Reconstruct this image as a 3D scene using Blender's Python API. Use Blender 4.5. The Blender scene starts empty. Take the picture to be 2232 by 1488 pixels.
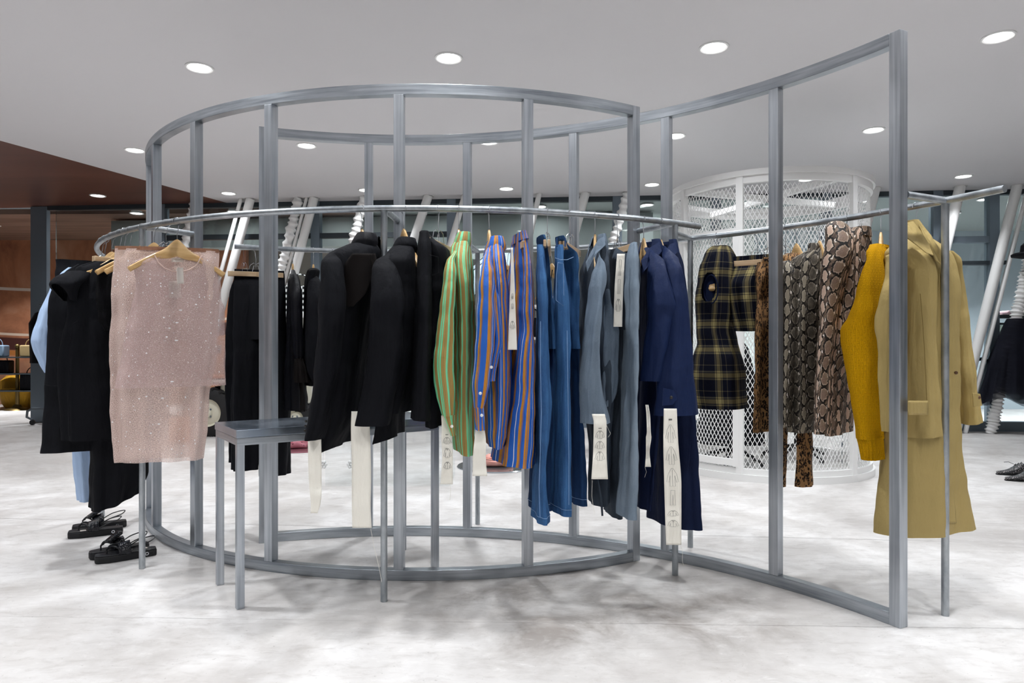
import bpy, bmesh, math, random
from mathutils import Vector, Matrix, noise

# ------------------------------------------------------------------ camera, light, exposure
scene = bpy.context.scene
COL = scene.collection
F, CX, YH, HC = 1488.0, 1116.0, 759.55, 1.05      # lens in pixels of the 2232 x 1488 photograph, horizon row, lens height
cam_data = bpy.data.cameras.new('camera')
cam_data.sensor_width = 36.0
cam_data.lens = 36.0 * F / 2232.0
cam_data.shift_y = (YH - 744.0) / 2232.0
cam_data.clip_end = 100
cam = bpy.data.objects.new('camera', cam_data)
cam.location = (0, 0, HC)
cam.rotation_euler = (math.pi / 2, 0, 0)
COL.objects.link(cam)
scene.camera = cam
world = bpy.data.worlds.new('world')
scene.world = world
world.use_nodes = True
world.node_tree.nodes['Background'].inputs[0].default_value = (0.93, 0.97, 1.0, 1)
world.node_tree.nodes['Background'].inputs[1].default_value = 0.12
scene.view_settings.view_transform = 'Standard'
scene.view_settings.look = 'None'
scene.view_settings.gamma = 1.0
scene.view_settings.use_curve_mapping = False
scene.view_settings.exposure = 0.04
scene.cycles.max_bounces = 6
scene.cycles.diffuse_bounces = 3
scene.cycles.glossy_bounces = 3
scene.cycles.transmission_bounces = 2
scene.cycles.transparent_max_bounces = 10
scene.cycles.caustics_reflective = False
scene.cycles.caustics_refractive = False
LAMP_W = 14.0            # each ceiling downlight
LAMP_COL = (0.945, 0.972, 1.0)
HCEIL = 3.07

# ------------------------------------------------------------------ helpers
PI = math.pi
def at(x, y, d):
    """the point seen at pixel x, y when it lies d metres into the room"""
    return Vector(((x - CX) / F * d, d, HC + (YH - y) / F * d))
def on_floor(x, y, z=0.0):
    d = F * (HC - z) / (y - YH)
    return Vector(((x - CX) / F * d, d, z))
def srgb(h):
    h = h.lstrip('#')
    out = []
    for i in (0, 2, 4):
        c = int(h[i:i + 2], 16) / 255.0
        out.append(c / 12.92 if c <= 0.04045 else ((c + 0.055) / 1.055) ** 2.4)
    return (*out, 1.0)

def tag(o, label=None, cat=None, group=None, kind=None):
    if label: o['label'] = label
    if cat: o['category'] = cat
    if group: o['group'] = group
    if kind: o['kind'] = kind
    return o
def thing(name, label, cat, loc=(0, 0, 0), rotz=0.0, group=None):
    o = bpy.data.objects.new(name, None)
    o.empty_display_size = 0.05
    o.location = loc
    o.rotation_euler = (0, 0, rotz)
    COL.objects.link(o)
    return tag(o, label, cat, group)
def link(name, me, mat, parent=None, local=False):
    if mat is not None:
        me.materials.append(mat)
    o = bpy.data.objects.new(name, me)
    COL.objects.link(o)
    if parent is not None:
        o.parent = parent
        if not local:            # vertices are already world positions
            p, off = parent, Vector((0, 0, 0))
            mw = Matrix.LocRotScale(parent.location, parent.rotation_euler, parent.scale)
            if parent.parent is not None:
                g = parent.parent
                mw = Matrix.LocRotScale(g.location, g.rotation_euler, g.scale) @ parent.matrix_parent_inverse @ mw
            o.matrix_parent_inverse = mw.inverted()
    return o
def mesh(name, verts, faces, mat, parent=None, uvs=None, smooth=True, local=False, bevel=0.0):
    me = bpy.data.meshes.new(name)
    me.from_pydata([tuple(v) for v in verts], [], faces)
    if uvs is not None:
        lay = me.uv_layers.new(name='UVMap')
        flat = [c for f in uvs for uv in f for c in uv]
        lay.data.foreach_set('uv', flat)
    if smooth:
        me.polygons.foreach_set('use_smooth', [True] * len(me.polygons))
    me.update()
    o = link(name, me, mat, parent, local)
    if bevel:
        b = o.modifiers.new('bevel', 'BEVEL'); b.width = bevel; b.segments = 2; b.limit_method = 'ANGLE'
    return o
class MB:
    """collects shapes for ONE mesh"""
    def __init__(s): s.v, s.f, s.uv = [], [], []
    def add(s, v, f, uv=None):
        n = len(s.v)
        s.v += [Vector(p) for p in v]
        s.f += [[i + n for i in q] for q in f]
        s.uv += uv if uv is not None else [[(0, 0)] * len(q) for q in f]
        return s
    def box(s, c, size, rotz=0.0, rot=None):
        c = Vector(c); sx, sy, sz = (k / 2 for k in size)
        R = rot if rot is not None else Matrix.Rotation(rotz, 3, 'Z')
        v = [c + R @ Vector((x * sx, y * sy, z * sz)) for x in (-1, 1) for y in (-1, 1) for z in (-1, 1)]
        f = [(0, 1, 3, 2), (4, 6, 7, 5), (0, 4, 5, 1), (2, 3, 7, 6), (0, 2, 6, 4), (1, 5, 7, 3)]
        return s.add(v, f)
    def tube(s, pts, r, n=10, cap=True, closed=False):
        pts = [Vector(p) for p in pts]
        rr = r if isinstance(r, (list, tuple)) else [r] * len(pts)
        m = len(pts); V = []; up = None
        for i, p in enumerate(pts):
            a = pts[(i - 1) % m] if (closed or i > 0) else p
            b = pts[(i + 1) % m] if (closed or i < m - 1) else p
            t = (b - a).normalized()
            if up is None:
                up = Vector((0, 0, 1)) if abs(t.z) < 0.9 else Vector((1, 0, 0))
            x = up - t * up.dot(t)
            if x.length < 1e-6: x = t.orthogonal()
            x.normalize(); up = x; y = t.cross(x)
            V += [p + (x * math.cos(2 * PI * k / n) + y * math.sin(2 * PI * k / n)) * rr[i] for k in range(n)]
        Fc = []
        for i in range(m if closed else m - 1):
            j = (i + 1) % m
            for k in range(n):
                Fc.append((i * n + k, i * n + (k + 1) % n, j * n + (k + 1) % n, j * n + k))
        if cap and not closed:
            Fc.append(tuple(range(n - 1, -1, -1))); Fc.append(tuple((m - 1) * n + k for k in range(n)))
        return s.add(V, Fc)
    def lathe(s, prof, c, n=24, axis='Z'):
        c = Vector(c); V = []
        for r, z in prof:
            for k in range(n):
                a = 2 * PI * k / n
                p = (r * math.cos(a), r * math.sin(a), z)
                if axis == 'Y': p = (p[0], p[2], p[1])
                if axis == 'X': p = (p[2], p[0], p[1])
                V.append(c + Vector(p))
        Fc = []
        for i in range(len(prof) - 1):
            for k in range(n):
                Fc.append((i * n + k, i * n + (k + 1) % n, (i + 1) * n + (k + 1) % n, (i + 1) * n + k))
        return s.add(V, Fc)
    def prism(s, poly, z0, z1):
        n = len(poly)
        V = [Vector((p[0], p[1], z0)) for p in poly] + [Vector((p[0], p[1], z1)) for p in poly]
        Fc = [tuple(range(n - 1, -1, -1)), tuple(range(n, 2 * n))] + [(i, (i + 1) % n, n + (i + 1) % n, n + i) for i in range(n)]
        return s.add(V, Fc)
    def quad(s, a, b, c, d): return s.add([a, b, c, d], [(0, 1, 2, 3)])
    def ball(s, c, r, nu=12, nv=8, sc=(1, 1, 1), rot=None):
        V = []; c = Vector(c)
        for i in range(nv + 1):
            ph = PI * i / nv
            for k in range(nu):
                a = 2 * PI * k / nu
                p = Vector((r * sc[0] * math.sin(ph) * math.cos(a), r * sc[1] * math.sin(ph) * math.sin(a), r * sc[2] * math.cos(ph)))
                V.append(c + (rot @ p if rot is not None else p))
        Fc = [(i * nu + k, (i + 1) * nu + k, (i + 1) * nu + (k + 1) % nu, i * nu + (k + 1) % nu) for i in range(nv) for k in range(nu)]
        return s.add(V, Fc)
    def build(s, name, mat, parent=None, smooth=True, local=False, bevel=0.0, sharp=True):
        o = mesh(name, s.v, s.f, mat, parent, s.uv, smooth, local, bevel)
        if smooth and sharp:
            o.data.set_sharp_from_angle(angle=math.radians(38))
        return o

# ------------------------------------------------------------------ materials
class NT:
    def __init__(s, name):
        s.m = bpy.data.materials.new(name); s.m.use_nodes = True
        s.t = s.m.node_tree; s.n = s.t.nodes; s.b = s.n['Principled BSDF']; s.out = s.n['Material Output']
    def node(s, typ, ins=None, **kw):
        n = s.n.new(typ)
        for k, v in kw.items(): setattr(n, k, v)
        for k, v in (ins or {}).items(): s.put(n.inputs[k], v)
        return n
    def put(s, sock, v):
        if isinstance(v, bpy.types.NodeSocket): s.t.links.new(v, sock)
        else: sock.default_value = v
    def set(s, **kw):
        names = dict(col='Base Color', rough='Roughness', metal='Metallic', spec='Specular IOR Level', alpha='Alpha', sheen='Sheen Weight',
                     normal='Normal', emit='Emission Color', estr='Emission Strength', trans='Transmission Weight', ior='IOR', coat='Coat Weight', sub='Subsurface Weight')
        for k, v in kw.items(): s.put(s.b.inputs[names[k]], v)
        return s
    def uv(s): return s.node('ShaderNodeTexCoord').outputs['UV']
    def obj(s): return s.node('ShaderNodeTexCoord').outputs['Object']
    def sep(s, v):
        n = s.node('ShaderNodeSeparateXYZ', {0: v}); return n.outputs[0], n.outputs[1], n.outputs[2]
    def comb(s, x, y, z=0.0): return s.node('ShaderNodeCombineXYZ', {0: x, 1: y, 2: z}).outputs[0]
    def math(s, op, a, b=0.0, c=0.0, clamp=False):
        return s.node('ShaderNodeMath', {0: a, 1: b, 2: c}, operation=op, use_clamp=clamp).outputs[0]
    def map(s, v, scale=(1, 1, 1), loc=(0, 0, 0), rot=(0, 0, 0)):
        return s.node('ShaderNodeMapping', {'Vector': v, 'Scale': scale, 'Location': loc, 'Rotation': rot}).outputs[0]
    def noise(s, v, scale, detail=3.0, rough=0.5, dist=0.0, col=False):
        n = s.node('ShaderNodeTexNoise', {'Vector': v, 'Scale': scale, 'Detail': detail, 'Roughness': rough, 'Distortion': dist})
        return n.outputs['Color' if col else 'Fac']
    def voro(s, v, scale, feature='F1', rand=1.0, out='Distance'):
        return s.node('ShaderNodeTexVoronoi', {'Vector': v, 'Scale': scale, 'Randomness': rand}, feature=feature).outputs[out]
    def ramp(s, fac, stops, interp='LINEAR'):
        n = s.node('ShaderNodeValToRGB', {0: fac}); cr = n.color_ramp; cr.interpolation = interp
        while len(cr.elements) < len(stops): cr.elements.new(0.5)
        for e, (p, c) in zip(cr.elements, stops):
            e.position = p; e.color = c if len(c) == 4 else (*c, 1)
        return n.outputs[0]
    def mix(s, fac, a, b, mode='MIX'):
        n = s.node('ShaderNodeMix', data_type='RGBA', blend_type=mode)
        s.put(n.inputs[0], fac); s.put(n.inputs[6], a); s.put(n.inputs[7], b)
        return n.outputs[2]
    def bump(s, h, strength=0.3, dist=0.01, normal=None):
        ins = {'Height': h, 'Strength': strength, 'Distance': dist}
        if normal is not None: ins['Normal'] = normal
        return s.node('ShaderNodeBump', ins).outputs[0]
def wrinkles(t, extra=None, k=1.0):
    """long soft creases and fine rumples of hanging cloth, as a bump normal"""
    o = t.obj()
    h = t.math('ADD', t.math('MULTIPLY', t.noise(t.map(o, (15, 15, 2.6)), 1.0, 3, 0.55, 0.6), 1.0), t.math('MULTIPLY', t.noise(t.map(o, (30, 30, 17)), 1.0, 3, 0.6, 0.3), 0.35))
    n = t.bump(h, 0.55 * k, 0.022)
    return t.bump(extra, 0.25, 0.003, n) if extra is not None else n
def plain(name, col, rough=0.6, metal=0.0, spec=0.5, **kw):
    t = NT(name); t.set(col=srgb(col) if isinstance(col, str) else col, rough=rough, metal=metal, spec=spec, **kw)
    return t.m

M = {}
def steel(name, c1, c2, rough=0.33, streak=(60, 60, 1.5)):
    t = NT(name); o = t.obj()
    n1 = t.noise(t.map(o, streak), 1.0, 4, 0.6)
    n2 = t.noise(o, 3.0, 3, 0.6)
    f = t.math('ADD', t.math('MULTIPLY', n1, 0.65), t.math('MULTIPLY', n2, 0.35))
    c = t.ramp(f, [(0.32, srgb(c1)), (0.68, srgb(c2))])
    r = t.math('ADD', t.math('MULTIPLY', n1, 0.2), rough - 0.1)
    t.set(col=c, metal=0.85, rough=r, spec=0.5, normal=t.bump(n1, 0.05, 0.002))
    return t.m
M['steel_v'] = steel('galvanised_steel_post', '#959ca5', '#d2d7dc')
M['steel_h'] = steel('galvanised_steel_beam', '#858c94', '#c2c8ce', streak=(3, 3, 70))
M['pipe'] = steel('galvanised_pipe', '#8a9197', '#c4c9cd', 0.4, (25, 25, 12))
M['table_top'] = steel('galvanised_sheet', '#7f8b9a', '#aeb8c4', 0.22, (6, 6, 6))
M['chrome'] = plain('chrome', '#c9ccd0', 0.18, 1.0)
M['darkwire'] = plain('dark_wire', '#4a4d52', 0.3, 0.9)
t = NT('hanger_wood'); o = t.obj()
g = t.noise(t.map(o, (4, 60, 60)), 1.0, 4, 0.6)
t.set(col=t.ramp(g, [(0.3, srgb('#c29a62')), (0.7, srgb('#deba85'))]), rough=0.38, spec=0.5); M['wood'] = t.m
t = NT('pale_wood'); o = t.obj()
g = t.noise(t.map(o, (4, 60, 60)), 1.0, 4, 0.6)
t.set(col=t.ramp(g, [(0.3, srgb('#c2a27e')), (0.7, srgb('#d9bf9d'))]), rough=0.45); M['wood_pale'] = t.m
M['white_paint'] = plain('white_paint', '#f1f1f0', 0.45)
M['white_matt'] = plain('white_matt', '#ecebe9', 0.75)
M['black_plastic'] = plain('black_plastic', '#15171a', 0.35)
M['grey_metal'] = plain('grey_metal', '#6f7880', 0.4, 0.5)
M['bluegrey'] = plain('blue_grey_frame', '#7f8c97', 0.45, 0.4)
M['dark_frame'] = plain('dark_frame', '#3c444a', 0.45, 0.3)
# ------------------------------------------------------------------ the room
WY0, WS = 9.195, -0.0784                       # the glazed back wall: y = WY0 + WS * x
def wall_y(x): return WY0 + WS * x
def wall_at(px):                               # where the ray of a pixel column meets the back wall
    k = (px - CX) / F
    d = WY0 / (1 - WS * k)
    return Vector((k * d, d, 0))
def wall_pt(px, y, off=0.0):
    p = wall_at(px); d = p.y
    return Vector((p.x, p.y + off, HC + (YH - y) / F * d))

t = NT('polished_concrete'); o = t.obj(); x, y, z = t.sep(o)
n1 = t.noise(o, 0.9, 5, 0.62, 0.6); n2 = t.noise(o, 3.2, 5, 0.65, 0.4); n3 = t.noise(o, 26, 4, 0.6)
warm = t.ramp(n1, [(0.30, srgb('#b9b5b3')), (0.46, srgb('#d4d1cf')), (0.60, srgb('#e6e4e3'))])
c = t.mix(t.math('MULTIPLY', t.ramp(n2, [(0.42, (1, 1, 1)), (0.6, (0, 0, 0))]), 0.34), warm, srgb('#aea8a3'))
# worn, stained floor in front of the round frame, with some shadow painted in
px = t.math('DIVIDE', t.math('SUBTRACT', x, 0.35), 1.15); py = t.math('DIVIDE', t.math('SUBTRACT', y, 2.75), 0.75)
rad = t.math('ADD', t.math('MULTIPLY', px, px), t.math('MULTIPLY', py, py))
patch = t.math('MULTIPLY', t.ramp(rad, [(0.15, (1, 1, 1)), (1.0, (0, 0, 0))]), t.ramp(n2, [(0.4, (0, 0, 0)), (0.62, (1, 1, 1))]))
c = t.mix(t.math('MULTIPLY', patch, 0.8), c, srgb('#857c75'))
fine = t.noise(t.map(o, (9, 22, 1)), 1.0, 6, 0.72, 0.5)
c = t.mix(t.math('MULTIPLY', t.ramp(fine, [(0.5, (0, 0, 0)), (0.66, (1, 1, 1))]), 0.30), c, srgb('#9d9691'))
c = t.mix(t.math('MULTIPLY', t.ramp(fine, [(0.30, (1, 1, 1)), (0.42, (0, 0, 0))]), 0.35), c, srgb('#eeecea'))
spk = t.ramp(t.noise(o, 60, 2, 0.5), [(0.27, (1, 1, 1)), (0.31, (0, 0, 0))])
c = t.mix(t.math('MULTIPLY', spk, 0.25), c, srgb('#6d6763'))
# saw-cut joints with chipped edges
wob = t.math('MULTIPLY', t.math('SUBTRACT', t.noise(o, 5.0, 4, 0.7), 0.5), 0.03)
def joint(y0, sl, w):
    q = t.math('ABSOLUTE', t.math('SUBTRACT', t.math('ADD', y, wob), t.math('ADD', t.math('MULTIPLY', x, sl), y0)))
    return t.ramp(t.math('DIVIDE', q, w), [(0.25, (1, 1, 1)), (1.0, (0, 0, 0))])
j = t.math('ADD', joint(3.935, -0.092, 0.007), joint(2.62, -0.03, 0.0035), clamp=True)
j = t.math('MULTIPLY', j, t.ramp(t.noise(o, 1.7, 3), [(0.38, (0.1, 0.1, 0.1)), (0.55, (1, 1, 1))]))
c = t.mix(t.math('MULTIPLY', j, 0.55), c, srgb('#55504c'))
t.set(col=c, rough=t.math('ADD', t.math('MULTIPLY', n2, 0.22), 0.3), spec=0.28, normal=t.bump(t.math('ADD', n3, n2), 0.06, 0.01))
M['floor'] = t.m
t = NT('ceiling_white'); o = t.obj()
t.set(col=t.mix(t.noise(o, 0.8, 3), srgb('#dddbdd'), srgb('#e2e0e2')), rough=0.7, spec=0.25); M['ceiling'] = t.m
t = NT('ceiling_brown'); o = t.obj(); x, y, z = t.sep(o)
n = t.noise(t.map(o, (0.6, 2.2, 1)), 1.0, 4, 0.6, 0.5)
t.set(col=t.ramp(n, [(0.3, srgb('#55332c')), (0.7, srgb('#6b4339'))]), rough=0.42, spec=0.5); M['ceiling_brown'] = t.m
t = NT('wood_planks'); o = t.obj(); x, y, z = t.sep(o)
n = t.noise(t.map(o, (0.7, 9, 1)), 1.0, 5, 0.65, 0.4)
pl = t.ramp(t.math('FRACT', t.math('MULTIPLY', y, 2.2)), [(0.0, (0, 0, 0)), (0.06, (1, 1, 1))])
t.set(col=t.mix(pl, srgb('#2c1e1a'), t.ramp(n, [(0.3, srgb('#5b4136')), (0.7, srgb('#94796a'))])), rough=0.5); M['planks'] = t.m
# painted mural: a warm terracotta panelled room with white mouldings and dark panels
t = NT('mural'); o = t.obj(); x, y, z = t.sep(o)
n = t.noise(t.map(o, (1.2, 1, 0.8)), 1.2, 5, 0.6, 0.8)
base = t.ramp(n, [(0.25, srgb('#80503c')), (0.5, srgb('#b57a5a')), (0.75, srgb('#d0a084'))])
dk = t.ramp(t.noise(t.map(o, (0.5, 1, 0.9), (3.1, 0, 1.2)), 1.1, 3, 0.5), [(0.52, (0, 0, 0)), (0.6, (1, 1, 1))])
base = t.mix(t.math('MULTIPLY', dk, t.ramp(z, [(1.7, (0, 0, 0)), (2.0, (1, 1, 1))])), base, srgb('#271b1a'))
curve = t.math('MULTIPLY', t.math('MULTIPLY', t.math('ADD', x, 8.6), t.math('ADD', x, 8.6)), 0.03)
def band(zc, w, col, b):
    q = t.math('ABSOLUTE', t.math('SUBTRACT', z, t.math('ADD', curve, zc)))
    return t.mix(t.ramp(t.math('DIVIDE', q, w), [(0.8, (1, 1, 1)), (1.0, (0, 0, 0))]), b, srgb(col))
base = band(2.15, 0.03, '#e3d8cd', base); base = band(1.30, 0.025, '#d9c3b0', base)
base = band(1.12, 0.13, '#4c2a26', base); base = band(0.95, 0.05, '#b07038', base)
red = t.ramp(z, [(0.78, (1, 1, 1)), (0.86, (0, 0, 0))])
base = t.mix(red, base, t.mix(t.noise(o, 2.2, 4), srgb('#5a2127'), srgb('#c99a74')))
t.set(col=base, rough=0.45); M['mural'] = t.m
t = NT('window_glass')
gl = t.node('ShaderNodeBsdfGlossy', {'Color': (0.7, 0.75, 0.75, 1), 'Roughness': 0.02})
tr = t.node('ShaderNodeBsdfTransparent', {'Color': (0.955, 0.98, 0.978, 1)})
fr = t.node('ShaderNodeFresnel', {'IOR': 1.5})
mx = t.node('ShaderNodeMixShader', {0: t.math('ADD', fr.outputs[0], 0.01), 1: tr.outputs[0], 2: gl.outputs[0]})
t.put(t.out.inputs[0], mx.outputs[0]); M['glass'] = t.m
M['shop_wall'] = plain('shop_wall', '#e9e8e6', 0.7)
M['hall_wall'] = plain('hall_wall', '#97a09e', 0.7)
M['hall_pale'] = plain('hall_pale', '#dfe6e3', 0.7)
M['hall_dark'] = plain('hall_dark', '#8a8680', 0.6)
M['hall_bluegrey'] = plain('hall_bluegrey', '#bccad3', 0.6)
M['hall_blue'] = plain('hall_blue', '#a9c3e2', 0.6)

def structure(name, mb, mat, **kw):
    o = mb.build(name, mat, smooth=False, **kw); o['kind'] = 'structure'; return o
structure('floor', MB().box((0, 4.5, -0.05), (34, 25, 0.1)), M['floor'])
EDGE = [(-9.9, -7.0), (-3.93, wall_y(-3.93) + 0.02)]                # where the white ceiling meets the brown one
structure('ceiling', MB().prism([EDGE[0], (13, -7.0), (13, wall_y(13) + 0.02), EDGE[1]], HCEIL, HCEIL + 0.12), M['ceiling'])
structure('ceiling_left', MB().prism([(-16, -7.0), EDGE[0], EDGE[1], (-7.35, wall_y(-7.35) + 0.05), (-16, wall_y(-16))], HCEIL, HCEIL + 0.12), M['ceiling_brown'])
# room beyond the glazing
structure('ceiling_back', MB().prism([(-16, wall_y(-16) + 0.1), (-2.2, wall_y(-2.2) + 0.9), (-2.2, 16.5), (-16, 16.5)], HCEIL + 0.02, HCEIL + 0.1), M['planks'])
structure('wall_back', MB().box((-9.5, 12.9, 1.5), (9.0, 0.12, 3.2)), M['mural'])
structure('wall_back_1', MB().box((-1.6, 13.2, 1.6), (7.2, 0.12, 3.4)), M['hall_dark'])
structure('wall_back_2', MB().box((3.05, 11.9, 1.6), (2.3, 0.12, 3.4)), M['hall_pale'])
structure('wall_back_4', MB().box((6.95, 11.9, 1.6), (5.5, 0.12, 3.4)), M['hall_bluegrey'])
structure('wall_back_3', MB().box((12.6, 12.4, 1.6), (6.0, 0.12, 3.4)), M['hall_blue'])
structure('ceiling_back_1', MB().prism([(-2.2, wall_y(-2.2) + 0.25), (14, wall_y(14) + 0.25), (14, 15.5), (-2.2, 15.5)], HCEIL + 0.02, HCEIL + 0.1), M['hall_wall'])
# grey bulkhead behind the glass, over the door heads
bm = MB()
for x0, x1, zl in ((-6.3, -2.2, 2.62), (-2.2, 2.1, 2.60)):
    bm.box(((x0 + x1) / 2, wall_y((x0 + x1) / 2) + 1.2, (zl + 3.06) / 2), (x1 - x0, 0.3, 3.06 - zl), math.atan(WS))
structure('trim_bulkhead', bm, M['hall_wall'])

ang = math.atan(WS)
# glazing: panes and posts
posts = [88, 355, 690, 985, 1345, 1560, 1800, 2040, 2162]
def mullion(i, px, w, mat, dep=0.1):
    p = wall_at(px)
    structure('trim_%d' % i, MB().box((p.x, p.y, HCEIL / 2), (w, dep, HCEIL - 0.01), ang), mat)
for i, px in enumerate(posts):
    mullion(i + 1, px, (0.24 if i == 0 else 0.12), M['bluegrey'], 0.07 if i == 0 else 0.12)
a, b = wall_at(108), wall_at(2600)
def rail_on_wall(name, a, b, z, h, mat, dep=0.09):
    c = (a + b) / 2; L = (b - a).length
    structure(name, MB().box((c.x, c.y, z), (L, dep, h), math.atan2(b.y - a.y, b.x - a.x)), mat)
rail_on_wall('trim_20', a, b, HCEIL - 0.03, 0.06, M['dark_frame'])
rail_on_wall('trim_21', wall_at(360), wall_at(1000), 2.60, 0.07, M['dark_frame'], 0.07)
rail_on_wall('trim_22', wall_at(1990), wall_at(2190), 2.44, 0.08, M['bluegrey'], 0.11)
rail_on_wall('trim_23', wall_at(1990), wall_at(2190), 2.14, 0.05, M['dark_frame'], 0.12)
rail_on_wall('baseboard_back', wall_at(360), b, 0.06, 0.12, M['bluegrey'], 0.12)
xs = [118] + posts[1:] + [2600]
for i in range(len(xs) - 1):
    p, q = wall_at(xs[i]), wall_at(xs[i + 1]); c = (p + q) / 2
    structure('window_%d' % (i + 1), MB().box((c.x, c.y, HCEIL / 2), ((q - p).length - 0.06, 0.012, HCEIL - 0.02), ang), M['glass'])

# the shop's other walls, behind and beside the viewpoint
structure('wall_front', MB().box((-1.5, -7.05, 1.53), (29, 0.1, 3.06)), M['shop_wall'])
structure('wall_right', MB().box((13.05, 0.6, 1.53), (0.1, 15.2, 3.06)), M['shop_wall'])
structure('wall_left', MB().box((-16.05, 1.7, 1.53), (0.1, 17.4, 3.06)), M['shop_wall'])
# ------------------------------------------------------------------ ceiling downlights
M['lamp'] = NT('lamp_lens').set(col=(1, 1, 1, 1), emit=(1, 0.985, 0.97, 1), estr=9.0).m
def downlight(x, y, label, proto=[None], watts=LAMP_W):
    if proto[0] is None:
        r = thing('ceiling_light', label, 'ceiling light', (x, y, HCEIL), group='ceiling downlights')
        MB().lathe([(0.098, 0.0), (0.098, -0.006), (0.088, -0.009), (0.078, -0.004), (0.076, 0.03)], (0, 0, 0), 32).build('trim_ring', M['white_paint'], r, local=True)
        MB().lathe([(0.077, -0.002), (0.05, -0.008), (0.0005, -0.010)], (0, 0, 0), 32).build('lens', M['lamp'], r, local=True)
        proto[0] = r
    else:
        r = proto[0].copy(); COL.objects.link(r); r.location = (x, y, HCEIL); r['label'] = label
        for ch in proto[0].children:
            if ch.type == 'LIGHT': continue
            c = ch.copy(); COL.objects.link(c); c.parent = r
    ld = bpy.data.lights.new('downlight', 'AREA'); ld.shape = 'DISK'; ld.size = 0.15; ld.energy = watts; ld.color = LAMP_COL
    ld.spread = math.radians(120)
    lo = bpy.data.objects.new('lamp', ld); COL.objects.link(lo); lo.parent = r; lo.location = (0, 0, -0.02)
    return r
LIGHTS = [(435, 147, 'round ceiling light above the front left of the curved frame'), (978, 126, 'round ceiling light in front of the frame, above its middle'),
          (1556, 103, 'round ceiling light high between the frame and the tall right post'), (2176, 80, 'round ceiling light at the upper right edge of the ceiling'),
          (294, 327, 'round ceiling light beside the left end of the top ring'), (668, 317, 'round ceiling light seen through the ring just under the back beam, left'),
          (1065, 309, 'round ceiling light half hidden by the back beam'), (1472, 296, 'round ceiling light beside the fourth back post'),
          (1904, 283, 'round ceiling light left of the tall right end post'), (213, 426, 'round ceiling light set in the brown ceiling'),
          (498, 421, 'round ceiling light near the glazing, left of the slanted white columns'), (797, 414, 'round ceiling light partly behind a back post near the glazing'),
          (1104, 411, 'round ceiling light near the glazing at the middle of the room'), (1421, 402, 'round ceiling light near the glazing left of the mesh cylinder'),
          (1757, 391, 'round ceiling light seen through the top of the mesh cylinder'), (2100, 384, 'round ceiling light near the glazing at far right')]
for px_, py_, lb in LIGHTS:
    d = F * (HCEIL - HC) / (YH - py_)
    downlight((px_ - CX) / F * d, d, lb, watts=20.0 if px_ in (1757, 1904) else 16.5 if d < 5.5 else 12.5 if d < 7.5 else 10.5)
# the same grid carries on over and behind the camera
for row in (1, 2, 3):
    for k in range(-1, 4):
        downlight(-2.25 + 1.8 * k + 0.19 * row, 4.91 - 0.165 * k - 2.05 * row, 'round ceiling light of the rows above and behind the viewpoint', watts=17.0)
for k in (-2, -1):
    downlight(-2.25 + 1.8 * k, 4.91 - 0.165 * k, 'round ceiling light of the rows above and behind the viewpoint')

# lights of the hall and gallery beyond the glass
for x_, y_ in ((-8.5, 11.2), (-5.4, 11.4), (-2.9, 11.6), (-0.4, 10.8), (2.0, 10.4), (4.3, 10.2), (6.6, 10.2), (9.0, 10.0)):
    downlight(x_, y_, 'round ceiling light in the hall beyond the glazing', watts=60.0)
for i in range(9):  # row of fill lamps added to brighten the bulkhead behind the glass
    x_ = -5.6 + 1.5 * i
    lo = downlight(x_, wall_y(x_) + 0.55, 'small round fill light added just behind the glazing to brighten the bulkhead', watts=3.6 if x_ < 0 else 7.0)
    for c in lo.children:
        if c.type == 'LIGHT': c.data.spread = math.radians(172)
# ------------------------------------------------------------------ curved steel frames and rails
C1, R1 = Vector((-0.4324, 5.1361, 0)), 2.028        # front arc: centre, mid radius of the square tube
C2, R2 = Vector((-0.5623, 1.5904, 0)), 2.259        # back arc
RR1, RR2, ZR, RP = 2.300, 2.520, 1.632, 0.0142      # rails: radii, height, pipe radius
HF, TW, TH = 2.2485, 0.045, 0.048
def hit(px, c, r, near=True):
    """angle on a circle about c where the ray of pixel column px meets it"""
    k = (px - CX) / F
    u = Vector((k, 1)); u2 = u.dot(u); b = u.x * c.x + u.y * c.y; q = c.x ** 2 + c.y ** 2 - r * r
    s = math.sqrt(max(b * b - u2 * q, 0.0))
    d = (b - s) / u2 if near else (b + s) / u2
    return math.atan2(d - c.y, k * d - c.x)
def pol(c, r, a, z=0.0): return Vector((c.x + r * math.cos(a), c.y + r * math.sin(a), z))
def arc_beam(c, r, a0, a1, z0, z1, w, n=90):
    mb = MB(); V = []; Fc = []
    for i in range(n + 1):
        a = a0 + (a1 - a0) * i / n
        V += [pol(c, r - w / 2, a, z0), pol(c, r + w / 2, a, z0), pol(c, r + w / 2, a, z1), pol(c, r - w / 2, a, z1)]
    for i in range(n):
        for k in range(4):
            Fc.append((4 * i + k, 4 * i + (k + 1) % 4, 4 * i + 4 + (k + 1) % 4, 4 * i + 4 + k))
    Fc += [(3, 2, 1, 0), tuple(4 * n + k for k in range(4))]
    return mb.add(V, Fc)
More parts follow.
